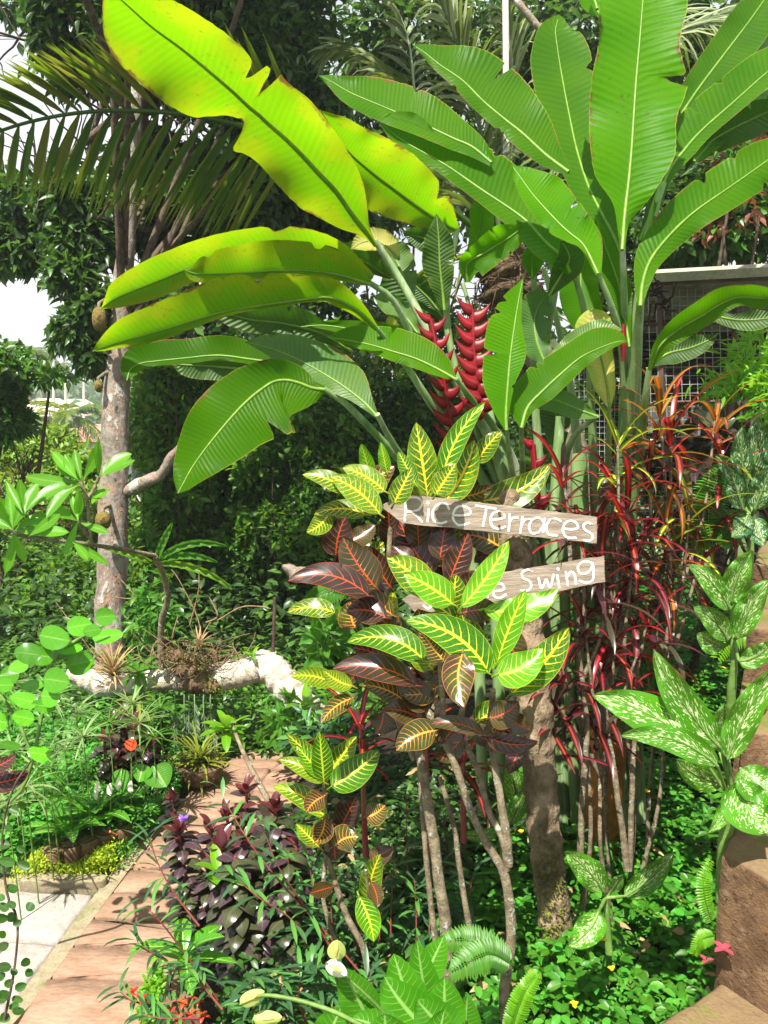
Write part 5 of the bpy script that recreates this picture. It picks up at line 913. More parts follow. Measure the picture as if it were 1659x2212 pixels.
narrow_croton('narrow-leaved croton with orange and green leaves beside the upper dumb cane',[(1490,1090,2.75,14,.26,ry),(1440,1120,2.7,16,.24,ro),(1430,1240,2.7,16,.22,rm),(1520,1180,2.8,14,.24,rc)],(1365,1860,2.75),4)
narrow_croton('dark red narrow-leaved croton below the lower sign board',[(1260,1330,2.5,14,.22,rm),(1290,1480,2.5,12,.18,rm),(1375,1420,2.5,12,.18,rm),(1210,1430,2.5,14,.2,rm),(1200,1520,2.45,14,.18,rm),(1330,1330,2.55,15,.22,rc)],(1340,1860,2.6),5)
narrow_croton('dark red narrow-leaved croton with long arching leaves, centre of its clump',[(1370,1180,2.6,20,.26,rm),(1400,1330,2.6,15,.22,rc),(1300,1420,2.55,14,.2,rm),(1355,1100,2.6,16,.25,rc)],(1355,1860,2.65),6)
for pp,lab in [([(1250,1406,2.5,5),(1268,1560,2.5,6),(1262,1659,2.5,7),(1256,1759,2.5,7),(1253,1870,2.5,8)],'pale slim bare stem nearest the post'),([(1290,1420,2.5,4),(1318,1600,2.5,5),(1328,1680,2.5,7),(1341,1769,2.5,7),(1355,1880,2.5,8)],'pale slim bare stem, left one of the crossing pair'),([(1372,1500,2.55,4),(1370,1600,2.55,5),(1366,1690,2.55,6),(1360,1880,2.55,7)],'pale slim bare stem, right one of the crossing pair')]:
    m_=MB(); ptube(m_,pp,n=8,k=24,lump=.07); root=thing('bare_shrub',lab,'shrub',P(*pp[-1][:3]),'bare stems right of the post'); m_.build('stem',M['twig'],root)
# pink-red strap leaves tucked in behind the big croton
r=thing('cordyline','magenta strap-leaved cordyline behind the croton stems','plant',P(1000,1700,2.5)); m_=MB()
for (u,v) in((1000,1620),(920,1560),(780,1560)): rosette(m_,P(u,v,2.5),12,.2,.018,off=.1)
m_.build('foliage',M['rc'],r); m_=MB(); ptube(m_,[(1000,1620,2.5,5),(1002,1820,2.5,7)],n=7); ptube(m_,[(920,1560,2.5,5),(925,1850,2.5,7)],n=7); ptube(m_,[(780,1560,2.5,5),(790,1850,2.5,7)],n=7); m_.build('stem',M['rstem'],r)
# ---------------- dumb canes ----------------
def cane(label,base,stem,leaves,d0,g='speckled dumb canes by the stone steps',mat='dief'):
    root=thing('dumb_cane',label,'plant',base,g); m_=MB(); ptube(m_,stem,n=10,k=20,lump=.04); m_.build('stem',M['gstem'],root)
    s0=stem[0]
    for L in leaves:
        tu,tv,bu,bv,hw,bend,dd,roll=L[:8]; su,sv=(L[8],L[9]) if len(L)>8 else (s0[0],s0[1]); m_=MB(); ptube(m_,[(su,sv,s0[2],4.5),((su+bu)/2,(sv+bv)/2,s0[2]+dd/2,4),(bu,bv,d0+dd,3)],n=7,k=10)
        ORG['x']=0; lf=MB(); cl=pleaf(lf,(bu,bv,d0+dd),(tu,tv,d0+dd+L[10] if len(L)>10 else d0+dd-.06),hw,bend,roll=roll,cup=.35,ns=26,nc=5,prof='ovate',wav=.28); ob=lf.build('leaf',M[mat],root); ORG[ob.name]=ORG[root.name]
        tube(m_,cl,px(np.linspace(3.4,.8,len(cl)),d0),n=6,k=20); m_.build('midrib',M['gstem'],ob)
cane('largest speckled dumb cane, in front of the stone steps at right',P(1548,1930,1.98),[(1582,1700,1.95,9),(1575,1760,1.95,13),(1565,1830,1.97,15),(1560,1950,1.98,14)],
 [(1280,1502,1500,1612,46,-.07,0,-.8,1575,1720),(1338,1590,1550,1655,30,-.12,-.06,-.5,1578,1740),(1412,1404,1558,1618,38,.05,.03,-.3,1580,1720),(1680,1440,1572,1640,36,.05,-.02,-.3,1582,1710),(1565,1520,1568,1600,30,0,.08,-.5),(1470,1540,1545,1600,38,0,.12,-.5),(1665,1800,1590,1690,52,-.08,-.08,-.7,1580,1740),(1700,1720,1600,1660,40,-.1,-.05,-.6,1580,1740),(1530,1800,1575,1720,18,.1,.05,0),(1462,1640,1560,1690,30,.1,.05,.3)],1.93)
cane('second speckled dumb cane, standing by the middle stone step',P(1580,1560,2.35),[(1584,1380,2.3,6),(1585,1440,2.3,8),(1580,1500,2.32,10),(1578,1600,2.34,11)],
 [(1622,1190,1578,1300,30,.05,0,-.5),(1488,1220,1578,1318,26,-.08,0,-.6),(1662,1250,1594,1378,30,.05,-.03,-.4),(1498,1312,1572,1384,26,-.1,.03,-.5),(1672,1378,1596,1428,24,-.14,-.03,-.4),(1505,1370,1560,1400,26,0,.05,-.5),(1640,1300,1590,1330,26,.1,.06,-.4)],2.27)
cane('small low speckled dumb cane in the ground cover right of the post',P(1312,2040,2.25),[(1308,1940,2.22,5),(1312,1990,2.22,7),(1316,2060,2.22,8)],
 [(1219,1840,1304,1926,30,-.06,0,-.8),(1455,1840,1349,1936,28,-.06,0,-.7),(1226,2046,1292,1972,34,.1,-.1,-.5),(1345,1890,1320,1925,16,0,.03,-.5)],2.2)
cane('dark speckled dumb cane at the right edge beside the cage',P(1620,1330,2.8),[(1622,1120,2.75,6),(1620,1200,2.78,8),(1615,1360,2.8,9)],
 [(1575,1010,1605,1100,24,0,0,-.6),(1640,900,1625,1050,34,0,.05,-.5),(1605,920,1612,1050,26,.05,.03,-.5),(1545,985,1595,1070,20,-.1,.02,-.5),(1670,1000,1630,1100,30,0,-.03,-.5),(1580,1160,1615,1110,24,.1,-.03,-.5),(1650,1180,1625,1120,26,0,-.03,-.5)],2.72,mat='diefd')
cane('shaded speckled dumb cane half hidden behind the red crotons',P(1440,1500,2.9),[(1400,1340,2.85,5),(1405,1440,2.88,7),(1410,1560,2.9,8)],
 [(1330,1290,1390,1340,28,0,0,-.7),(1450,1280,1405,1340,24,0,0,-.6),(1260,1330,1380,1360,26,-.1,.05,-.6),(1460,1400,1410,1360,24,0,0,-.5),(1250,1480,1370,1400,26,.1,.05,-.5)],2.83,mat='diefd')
cane('shaded speckled dumb cane low down left of the post',P(1040,1900,2.6),[(1080,1790,2.6,4),(1085,1850,2.6,5),(1090,1920,2.6,5)],[(995,1800,1075,1795,15,.1,0,-.8),(1100,1640,1120,1740,24,0,.05,-.4),(1140,1700,1100,1780,20,0,0,-.5)],2.58)
# ---------------- orange pot ----------------
c=P(1307,1640,2.92); gpz=float(bedh(c[0],c[1]))+.01; root=thing('clay_pot','orange clay pot in shadow behind the slim stems','pot',(c[0],c[1],gpz)); m_=MB()
th=np.linspace(0,2*np.pi,32,endpoint=False)[None]; zz=np.array([-.13,-.12,-.05,.02,.07,.10,.115,.115,.10,.0])[:,None]; zz=np.where(zz<0,zz*(c[2]-gpz)/.13,zz); rr=np.array([.001,.05,.068,.074,.068,.055,.055,.048,.047,.04])[:,None]
m_.add(np.stack(np.broadcast_arrays(rr*np.cos(th),rr*np.sin(th),zz),-1)+c,grid(10,32,True)); m_.build('body',M['pot'],root)
# ---------------- ground cover ----------------
def cover(name,label,area,n,leaf,h,mat,seed=0,z=None,quad=True,kind='oval',mask=None):
    """area: function giving world x,y samples"""
    xy=area(int(n*1.25)); dn=.5+.5*np.sin(xy[:,0]*11+seed+2*np.sin(xy[:,1]*7))*np.sin(xy[:,1]*13+seed*2); xy=xy[U(0,1,len(xy))<.35+.85*dn]; x,y=xy[:,0],xy[:,1]; zb=(bedh(x,y) if z is None else np.full(len(x),z)); zz=zb+.012+U(.0,1,len(x))**1.4*h*(1+.5*np.sin(x*9+seed)*np.sin(y*8)); m_=MB()
    c=np.stack([x,y,zz],-1)
    if quad:
        base=np.repeat(c,4,0); k=len(base); az=np.repeat(U(0,6.28,len(x)),4)+np.tile([.45,-.45,2.5,-2.5],len(x))+U(-.15,.15,k); el=U(-.25,.45,k)
        D=np.stack([np.cos(az)*np.cos(el),np.sin(az)*np.cos(el),np.sin(el)],-1); N=np.stack([U(-.3,.3,k),U(-.35,.15,k)-.1,np.ones(k)],-1); s=np.repeat(U(.5,1.35,len(x)),4)
        scatter(m_,base+D*leaf*.12,D,N,leaf*s,leaf*.58*s,kind)
    else:
        k=len(c); az=U(0,6.28,k); el=U(-.3,.9,k); D=np.stack([np.cos(az)*np.cos(el),np.sin(az)*np.cos(el),np.sin(el)],-1); scatter(m_,c,D,rdir(k)*.4+[0,-.2,1],leaf*U(.6,1.3,k),leaf*.45,kind)
    ob=m_.build(name,mat); ob['kind']='stuff'; ob['label']=label; ob['category']='ground cover'; return ob
def quadarea(pts):
    pts=np.array(pts,float)
    def f(n):
        a,b=U(0,1,(n)),U(0,1,(n)); p=(pts[0]*((1-a)*(1-b))[:,None]+pts[1]*(a*(1-b))[:,None]+pts[2]*(a*b)[:,None]+pts[3]*((1-a)*b)[:,None]); return p
    return f
qb=lambda u,v,z=.30: G(u,v,z)[:2]
cover('ground_cover','dense four-leaflet ground cover carpeting the bed in front of the steps',quadarea([qb(880,2500),qb(1560,2300),qb(1560,1950),qb(960,1950)]),1500,.034,.16,M['cover'])
cover('ground_cover','four-leaflet ground cover between the post and the stone steps',quadarea([qb(1000,1990),qb(1565,1990),qb(1585,1560),qb(1150,1560)]),2300,.036,.2,M['cover'],seed=2)
cover('ground_cover','shaded ground cover behind the red crotons',quadarea([qb(1150,1600),qb(1620,1620),qb(1680,1380),qb(1200,1380)]),3500,.034,.35,M['cover'],seed=3)
cover('ground_cover','shaded small-leaved ground cover among the croton stems',quadarea([qb(430,2300),qb(960,2300),qb(1100,1620),qb(560,1700)]),5000,.045,.12,M['vine'],seed=4,quad=False,kind='lance')
def farea(pts): return quadarea([G(u,v,.05)[:2] for u,v in pts])
cover('ground_cover','small-leaved sunlit ground cover between the left bed and the pink path',farea([(230,1830),(330,1790),(440,1640),(250,1650)]),4200,.026,.08,M['cover'],z=.04,seed=5,quad=False)
cover('ground_cover','green ground cover filling the left bed behind the edging stones',farea([(-60,1880),(300,1790),(330,1560),(-60,1560)]),8000,.05,.16,M['cover'],z=.04,seed=6,quad=False,kind='lance')
cover('ground_cover','shaded ground cover beneath the fallen log',farea([(-60,1570),(760,1640),(900,1440),(-60,1400)]),9000,.06,.2,M['bgm'],z=-.03,seed=7,quad=False,kind='lance')
cover('ground_cover','low undergrowth behind the fallen log',farea([(-200,1420),(1300,1500),(1500,1250),(-200,1250)]),14000,.10,.6,M['bgd'],z=-.06,seed=8,quad=False,kind='lance')
cover('ground_cover','low green plants lining the path foot beside the brown edging stone',quadarea([qb(290,2230,.03),qb(370,2230,.03),qb(350,2090,.05),qb(335,2110,.05)]),500,.022,.09,M['lime'],z=.02,seed=9,quad=False)
m_=MB(); k=420; xy=quadarea([qb(560,2300),qb(1560,2250),qb(1580,1600),qb(600,1750)])(k); c=np.c_[xy,bedh(xy[:,0],xy[:,1])+U(.01,.15,k)]; scatter(m_,c,rdir(k)*[1,1,.2],rdir(k)*.5+[0,-.2,1],U(.03,.075,k),U(.015,.03,k),'lance')
o=m_.build('leaf_litter',M['dry']); o['kind']='stuff'; o['label']='brown fallen leaves scattered over the bed'; o['category']='leaf litter'
# yellow-green border
def tuft_row(pts,n,h,leaf,mat,name,label,cat,z=0.):
    pts=np.array([q(*p) for p in pts]); root=thing(name,label,cat,(*pts.mean(0),z)); m_=MB(); k=n; t=U(0,1,k)*(len(pts)-1); i=np.minimum(t.astype(int),len(pts)-2); f=(t-i)[:,None]; xy=pts[i]*(1-f)+pts[i+1]*f+rng.normal(size=(k,2))*.035
    c=np.c_[xy,z+U(0,1,k)**.7*h*(.7+.3*np.sin(xy[:,0]*25))]; D=rdir(k)+[0,0,.7]; scatter(m_,c,D,rdir(k)+[0,-.3,.7],leaf*U(.6,1.3,k),leaf*.4,'tri'); m_.build('foliage',mat,root); return root
tuft_row([(66,1888),(120,1884),(180,1882),(235,1880)],3800,.10,.02,M['grass'],'border_plant','low yellow-green border hedge on the flat slab by the pale paving','border plant')
tuft_row([(240,1870),(275,1835)],500,.07,.02,M['cover'],'border_plant','small green tuft between the border hedge and the pink path','border plant')
root=thing('scarlet_plant','tiny red-leaved plant on the border beside the path','plant',G(238,1860,0)); m_=MB(); rosette(m_,G(238,1850,0)+[0,0,.10],16,.05,.012,ns=4,off=.05); m_.build('foliage',M['mum'],root)
# ---------------- fallen log with epiphytes ----------------
lg=thing('fallen_log','pale lichen-crusted fallen log lying across the left garden','log',P(400,1500,4.6))
m_=MB(); ptube(m_,[(150,1448,4.7,18),(180,1462,4.7,22),(215,1478,4.7,25),(260,1478,4.65,23),(330,1470,4.6,22),(400,1466,4.6,25),(470,1462,4.55,29),(530,1452,4.5,29),(575,1438,4.45,27)],n=20,k=90,lump=.06,seed=4)
m_.build('trunk',M['lichen'],lg)
m_=MB(); ptube(m_,[(545,1420,4.5,12),(562,1428,4.47,26),(590,1448,4.42,33),(625,1490,4.35,34),(660,1530,4.3,33),(690,1558,4.25,30)],n=20,k=60,lump=.06,seed=6); m_.build('limb',M['lichen'],lg)
m_=MB(); ptube(m_,[(590,1405,5.2,4),(592,1340,5.2,4),(594,1290,5.2,4)],n=6); ptube(m_,[(594,1500,5.2,4),(590,1400,5.2,4)],n=6); tag(m_.build('stake',M['frame'],at=P(592,1420,5.2)),'thin dark red stake behind the fallen log','stake')
ms_=thing('moss_clump','mossy clump with bare orchid roots sitting on the fallen log','moss',P(415,1450,4.55)); m_=MB()
ptube(m_,[(350,1385,4.5,9),(372,1410,4.5,14),(400,1440,4.5,22),(420,1470,4.5,28),(455,1478,4.5,22),(480,1475,4.5,8)],n=12,k=30,lump=.2,seed=8); m_.build('mound',M['basket'],ms_)
m_=MB(); 
for j in range(1500):
    t=U(0,1); c=P(350+125*t,1385+95*t**.7,4.5)+rdir(1)[0]*.062*[1,1,1]*(.5+.7*t); arch(m_,c,U(0,6.28),U(-.5,1.3),U(.012,.028),.008,U(0,1.2),ns=3)
m_.build('moss',M['moss'],ms_)
m_=MB()
for j in range(80):
    c=P(405+U(-55,70),1440+U(-20,20),4.48); e=c+np.array([U(-.2,.25),U(-.12,.12),U(.0,.22)]); tube(m_,[c,(c+e)/2+rng.normal(size=3)*.04,e],[.003,.0025,.0015],n=4,k=7,cap=False)
for pts in [[(440,1400,4.5,1.6),(425,1330,4.5,1.4),(385,1250,4.5,1.2),(370,1230,4.5,1)],[(470,1340,4.5,1.6),(520,1312,4.5,1.5),(560,1310,4.5,1.3),(585,1315,4.5,1)],[(470,1440,4.5,1.6),(520,1420,4.5,1.4),(545,1390,4.5,1.2),(552,1365,4.5,1)],[(445,1345,4.5,2),(470,1330,4.5,2.2),(452,1290,4.5,1.2)],[(410,1350,4.5,1.6),(428,1280,4.5,1.3),(430,1240,4.5,1)],[(360,1360,4.5,2),(330,1400,4.5,2),(325,1450,4.5,2)],[(385,1330,4.5,1.6),(372,1380,4.5,1.6),(380,1420,4.5,1.6)],[(300,1420,4.5,1.5),(230,1440,4.5,1.2),(120,1300,4.5,1)],[(240,1290,4.5,1.5),(290,1290,4.5,1.2),(255,1245,4.5,1)]]: ptube(m_,pts,n=5,k=16,lump=.1)
m_.build('root',M['root'],ms_)
def tufted(label,u,v,d,n,L,W_,mat,cat='plant',name='tufted_plant',el=(.0,1.4),dr=(.2,1.),prof='strap',group=None,off=.02,sm=None):
    root=thing(name,label,cat,P(u,v+5,d),group); m_=MB(); rosette(m_,P(u,v,d),n,L,W_,el=el,droop=dr,off=off,prof=prof); m_.build('foliage',M[mat],root); return root
tufted('dry brown air plant on the left end of the fallen log',245,1455,4.5,70,.22,.010,'dry',name='air_plant')
tufted('dry brown tuft with thin leaves on the moss clump',430,1390,4.45,34,.12,.006,'dry',name='air_plant')
tufted('small green leaf pair sprouting at the knee of the log',545,1412,4.4,6,.09,.02,'lime',name='orchid')
tufted('broad green leaves at the cut end of the log',660,1525,4.15,10,.16,.05,'lime',name='orchid',prof='lance',el=(-.2,1.0))
tufted('yellow-green orchid with long leaves below the log near the moss',300,1510,4.45,22,.17,.022,'moss',name='orchid',el=(-.9,.8))
tufted('light green orchid leaves left of the mossy clump',300,1450,4.45,18,.15,.03,'fern',name='orchid',el=(-.5,1.0),prof='lance')
def blobplant(name,label,u,v,d,ru,rv,n,leaf,mat,cat='plant',kind='lance',wd=.35,stems=5,rd=None,group=None,base=None):
    b=P(u,v+rv,d) if base is None else base; root=thing(name,label,cat,b,group); m_=MB()
    for i in range(stems):
        e=P(u+U(-.7,.7)*ru,v+U(-.9,.2)*rv,d+U(-.1,.1)); tube(m_,[b,(b+e)/2+rng.normal(size=3)*.03,e],[.006,.005,.003],n=5,k=8)
    m_.build('stem',M['gstem'],root); m_=MB(); blob(m_,u,v,d,ru,rv,n,leaf,kind=kind,wd=wd,clump=8,rd=rd); m_.build('foliage',M[mat],root); return root
blobplant('shrub','leafy green shrub growing between the spotted trunk and the mossy clump',320,1340,5.0,60,60,520,.075,'fern',cat='shrub',kind='lance')
blobplant('shrub','bright soft-leaved shrub beside the croton in front of the dark thicket',705,1390,3.6,50,70,130,.10,'fern',cat='shrub',kind='oval',wd=.5)
blobplant('shrub','small green shrub growing at the log end over the path',620,1560,4.2,60,45,180,.08,'fern',cat='shrub',kind='lance')
blobplant('shrub','loose green shrub under the croton beside the far path',720,1590,3.4,80,50,330,.09,'will',cat='shrub',kind='lance',wd=.25)
# hanging fig strands
hs_=thing('hanging_fern','silvery green leaf strands hanging from the fallen log','plant',P(420,1500,4.4))
for (u,v0,v1,du) in((378,1530,1690,-3),(398,1540,1660,3),(420,1515,1660,6),(440,1540,1650,12),(455,1540,1655,14),(408,1560,1700,0)):
    m_=MB(); n=26
    for i in range(n):
        t=i/n; c=P(u+du*t+2*math.sin(t*7),v0+(v1-v0)*t,4.38)
        for sg in(-1,1): arch(m_,c,(math.pi if sg<0 else 0)+U(-.5,.5),U(-1.2,-.7),.045,.018,.3,ns=4,prof='lance',cup=.1)
    ptube(m_,[(u,1500,4.4,1.5),(u,v0,4.38,1.2),(u+du,v1,4.38,1)],n=4); m_.build('strand',M['grey_chain'],hs_)
bk=thing('coir_basket','round brown coir basket with grassy leaves below the hanging strands','planter',P(430,1700,4.2)); m_=MB(); th=np.linspace(0,6.283,24,endpoint=False)[None]; a=np.linspace(0,1.55,10)[:,None]
c=P(432,1650,4.2); V=np.stack(np.broadcast_arrays(.125*np.cos(a)*np.cos(th),.125*np.cos(a)*np.sin(th),-.12*np.sin(a)),-1); V=V*(1+.06*np.sin(a*9)*np.sin(th*7))[...,None]+c; m_.add(V,grid(10,24,True)); m_.add(np.vstack([V[0],c]),np.stack([np.arange(24),(np.arange(24)+1)%24,np.full(24,24)],-1)); m_.build('basket',M['basket'],bk)
m_=MB(); rosette(m_,c+[0,0,.02],70,.2,.012,el=(-.2,1.4),droop=(.3,1.6)); blob(m_,430,1638,4.2,55,18,240,.03); m_.build('foliage',M['moss'],bk)
# bird's-nest-like ferns behind the branch
fn=thing('epiphyte_fern','wavy yellow-green fern fronds arching right of the spotted trunk','fern',P(330,1200,4.6),None)
for (a,b,c_) in [((335,1215),(400,1155),(490,1180)),((335,1215),(400,1185),(470,1215)),((335,1218),(420,1210),(500,1270)),((330,1215),(270,1190),(215,1180)),((332,1215),(300,1215),(285,1255)),((335,1215),(350,1170),(372,1130))]:
    m_=MB(); hw=8; t=np.linspace(0,1,24)[:,None]; A_,B_,C_=map(lambda p:np.array(p,float),(a,b,c_)); q_=(1-t)**2*A_+2*t*(1-t)*B_+t*t*C_; tu=np.gradient(q_,axis=0); l=np.hypot(tu[:,0],tu[:,1])[:,None]; nrm=np.stack([tu[:,1],-tu[:,0]],1)/l; wv=(hw*np.sin(np.pi*np.clip(t*.9+.08,0,1))**.6)*(1+.12*np.sin(t*60)); s=np.linspace(-1,1,5)
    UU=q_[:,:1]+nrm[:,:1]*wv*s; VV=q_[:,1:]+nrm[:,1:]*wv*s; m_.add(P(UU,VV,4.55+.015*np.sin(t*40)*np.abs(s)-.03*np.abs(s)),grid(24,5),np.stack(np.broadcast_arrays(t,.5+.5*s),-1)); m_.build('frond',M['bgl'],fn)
# ---------------- left foreground round-leaved shrub ----------------
rl=thing('round_leaved_shrub','round glossy-leaved shrub in the left foreground','shrub',P(-60,1800,2.6)); m_=MB()
ptube(m_,[(-60,1800,2.6,4),(-20,1760,2.6,4),(50,1700,2.6,4),(88,1560,2.6,3.5),(105,1450,2.6,5),(140,1400,2.6,4),(225,1350,2.6,3)],n=8,lump=.04); ptube(m_,[(72,1640,2.6,3),(40,1560,2.6,4),(0,1500,2.6,3)],n=7); ptube(m_,[(105,1450,2.6,4),(108,1400,2.6,3),(120,1380,2.6,3)],n=7); m_.build('stem',M['gstem'],rl)
for (cu,cv,a,b) in [(118,1378,36,27),(172,1352,30,22),(228,1332,23,20),(233,1374,36,16),(60,1412,31,24),(86,1416,33,21),(20,1458,23,20),(174,1432,34,26),(130,1410,30,15),(122,1470,30,28),(52,1512,34,18),(50,1550,26,18),(92,1525,26,16),(84,1628,28,18),(150,1400,30,14),(5,1480,25,16),(70,1480,30,12),(110,1505,22,24),(20,1610,26,10),(0,1560,16,20),(200,1362,22,14),(40,1440,25,14)]:
    m_=MB(); an=U(-.5,.5)+(0 if cu>100 else math.pi); d0=2.55+U(-.1,.1); pleaf(m_,(cu-a*math.cos(an),cv-a*.5*math.sin(an),d0),(cu+a*math.cos(an),cv+a*.5*math.sin(an),d0-.02),b,0,roll=-U(.3,1.1),cup=U(-.1,.4),prof='round',ns=12,nc=3,wav=.06); m_.build('leaf',M['round'],rl)
vn=thing('foreground_vine','dark small-leaved vine hanging down the lower left edge','vine',P(10,2212,1.5)); m_=MB(); ptube(m_,[(70,1640,1.5,2),(30,1700,1.5,2.2),(5,1800,1.5,2.4),(15,1930,1.5,2.6),(38,1990,1.5,2.6),(30,2100,1.5,2.8),(10,2200,1.5,3)],n=6); m_.build('stem',M['twigd'],vn); m_=MB()
for (x,y) in [(30,405),(90,350),(100,420),(50,590),(130,600),(50,645),(75,670),(10,720),(110,840),(125,885),(90,945),(80,1050),(20,980),(20,1080),(5,650),(15,770),(15,860),(60,180),(95,160),(40,260),(10,330),(5,560),(60,880),(40,930),(75,1000),(50,520),(20,440),(60,1030),(15,600),(0,900),(0,1000)]:
    u,v=x/2,1659+y/2; a=U(0,6.28); r=U(13,19); pleaf(m_,(u-r*math.cos(a),v-r*.6*math.sin(a),1.5+U(-.03,.03)),(u+r*math.cos(a),v+r*.6*math.sin(a),1.5),r*.62,0,roll=U(-1.2,.2),cup=.3,prof='round',ns=8,nc=2)
m_.build('foliage',M['vine'],vn)
# ---------------- purple-black stacked-leaf plants ----------------
def stacked(label,cols,L,Wd,group,pile=1.):
    b=P(*cols[0][1]); root=thing('purple_leaf_plant',label,'plant',b,group); ms=MB()
    for (tp,bt,top_red) in cols:
        a,c=P(*bt),P(*tp); ax=c-a; H=np.linalg.norm(ax); tube(ms,[a-[0,0,.1],a,(a+c)/2,c],[.006]*4,n=6); n=int(H/.0095*pile); m_=MB()
        for i in range(n):
            t=i/n; az=i*2.4+U(-.35,.35); el=U(.05,.45)+.2*t; l=L*U(.9,1.3)*(1-.12*t); arch(m_,a+ax*t,az,el,l,l*Wd*U(.9,1.1),U(1.3,2.1),ns=7,prof='ovate',cup=-.28,twist=U(-.2,.2))
        m_.build('foliage',M['pd'],root)
        if not top_red: continue
        m_=MB(); rosette(m_,c+[0,0,.01],top_red,L*.8,L*.36,el=(.5,1.4),droop=(.2,.8),prof='lance',off=.03); m_.build('shoot_tip',M['pr'],root)
    ms.build('stem',M['rstem'],root)
PG='purple-black plants with stacked curled leaves'
stacked('purple-black plant with maroon tips at the left, standing out over the path',[((386,1800,2.75),(425,2030,2.75),10)],.09,.52,PG,1.35)
stacked('widest purple-black plant with shiny olive curled leaves in rows',[((478,1835,2.7),(500,2090,2.7),7),((530,1815,2.75),(560,2100,2.72),6),((455,1880,2.72),(470,2080,2.72),3),((508,1850,2.62),(528,2110,2.62),0),((560,1860,2.66),(580,2110,2.66),0)],.098,.56,PG,1.4)
stacked('purple-black plant with maroon tips behind the widest one',[((490,1765,2.95),(520,1950,2.9),9),((455,1790,2.9),(480,1950,2.88),5)],.078,.62,PG)
stacked('tall purple-black plant beside the small croton stem',[((595,1750,2.75),(620,2020,2.7),9),((640,1820,2.7),(650,2050,2.7),3),((620,1840,2.62),(630,2080,2.62),0)],.092,.54,PG,1.3)
stacked('dark purple plant with upright leaves at the back by the bare twig',[((532,1712,3.05),(540,1880,3.0),9),((520,1745,3.0),(530,1880,3.),3)],.08,.5,PG,.8)
stacked('small purple-black plant with pinkish tip, leftmost above the pink path',[((372,1728,3.1),(388,1830,3.05),8)],.07,.62,PG)
for (u,v,v1,d,lab) in [(225,1600,1690,3.9,'purple-black plant in the left bed behind the white lilies'),(290,1575,1700,4.0,'purple-black plant left of the coir basket'),(250,1640,1720,3.9,'low purple-black plant beside the anthurium'),(270,1540,1620,4.1,'purple-black plant just under the log'),(320,1610,1700,4.0,'purple-black plant under the hanging strands'),(245,1560,1680,4.0,'purple-black plant in front of the spotted trunk foot')]:
    stacked(lab,[((u,v,d),(u+4,v1,d),7),((u+22,v+20,d+.05),(u+24,v1,d),4)],.085,.6,PG,.8)
m_=MB(); ptube(m_,[(500,1560,3.6,3),(515,1600,3.5,4),(545,1665,3.4,6),(590,1750,3.3,7),(625,1830,3.2,8),(640,1900,3.2,8)],n=8,lump=.06); r=thing('bare_stem_shrub','bare leaning grey stem with a few bright leaves at its tip','shrub',P(640,1900,3.2)); m_.build('stem',M['twig'],r)
m_=MB(); rosette(m_,P(490,1570,3.6),16,.13,.045,el=(-.3,1.1),droop=(.2,.8),prof='lance'); m_.build('foliage',M['lime'],r)
# ---------------- willow-like stems (thin lance leaves) ----------------
def lance_stems(label,stems,n,L,W_,mat,name='willow_leaf_plant',cat='plant',group='thin-leaved green plants in the centre bed',sm='rstem'):
    b=P(*stems[0][0]); root=thing(name,label,cat,b,group); ms=MB(); m_=MB()
    for st in stems:
        q_=cr(P(*np.array(st,float).T),24); tube(ms,q_[::3],np.linspace(.004,.0015,8),n=5)
        tg=unit(np.gradient(q_,axis=0))
        for i in range(n):
            k=int(5+18.9*i/n); az=math.atan2(tg[k][1],tg[k][0])+(1 if i%2 else -1)*U(.5,1.5); arch(m_,q_[k],az if abs(tg[k][2])<.8 else U(0,6.28),U(.0,.9),L*U(.6,1.15),W_,U(.3,1.2),ns=5,prof='lance',cup=.15)
    ms.build('stem',M[sm],root); m_.build('foliage',M[mat],root)
lance_stems('thin-leaved plant arching up left across the purple plants',[[(820,2150,2.4),(700,2010,2.4),(600,1900,2.4),(520,1790,2.4),(470,1700,2.45)],[(760,2120,2.4),(660,1960,2.35),(600,1870,2.3),(560,1760,2.3)],[(700,2150,2.4),(640,2000,2.35),(560,1940,2.3),(490,1880,2.3)]],26,.10,.014,'will')
lance_stems('dense thin-leaved plant at the bottom in front of the purple plants',[[(560+i*36,2230,2.2),(545+i*36+U(-15,15),2165,2.15),(520+i*38+U(-30,30),2095+U(-30,40),2.1)] for i in range(10)],30,.085,.013,'will')
lance_stems('thin-leaved plant reaching over the pink path at left',[[(470,2160,2.4),(400,2060,2.35),(345,1990,2.3),(300,1940,2.3)],[(450,2150,2.4),(380,2090,2.35),(330,2060,2.3),(290,2030,2.3)],[(430,2000,2.5),(370,1920,2.5),(335,1850,2.5),(320,1790,2.5)]],24,.10,.010,'will')
lance_stems('thin-leaved plant spreading at the foot of the brown edging stone',[[(420,2150,2.3),(340,2170,2.3),(280,2160,2.25),(250,2130,2.25)],[(430,2200,2.25),(350,2200,2.2),(300,2190,2.2)],[(480,2180,2.2),(430,2120,2.2),(400,2080,2.2)]],22,.08,.011,'will')
lance_stems('thin-leaved plant in the shade between the croton stems',[[(700+i*38,2140,2.5),(690+i*40+U(-15,15),2000,2.5),(680+i*42+U(-20,20),1850+U(-50,60),2.5)] for i in range(9)],26,.11,.013,'will')
lance_stems('shaded thin-leaved plant behind the post and croton stems',[[(900+i*36,2000,2.9),(895+i*38+U(-15,15),1870,2.9),(890+i*38+U(-20,20),1720+U(-60,60),2.9)] for i in range(8)],24,.12,.02,'bgd')
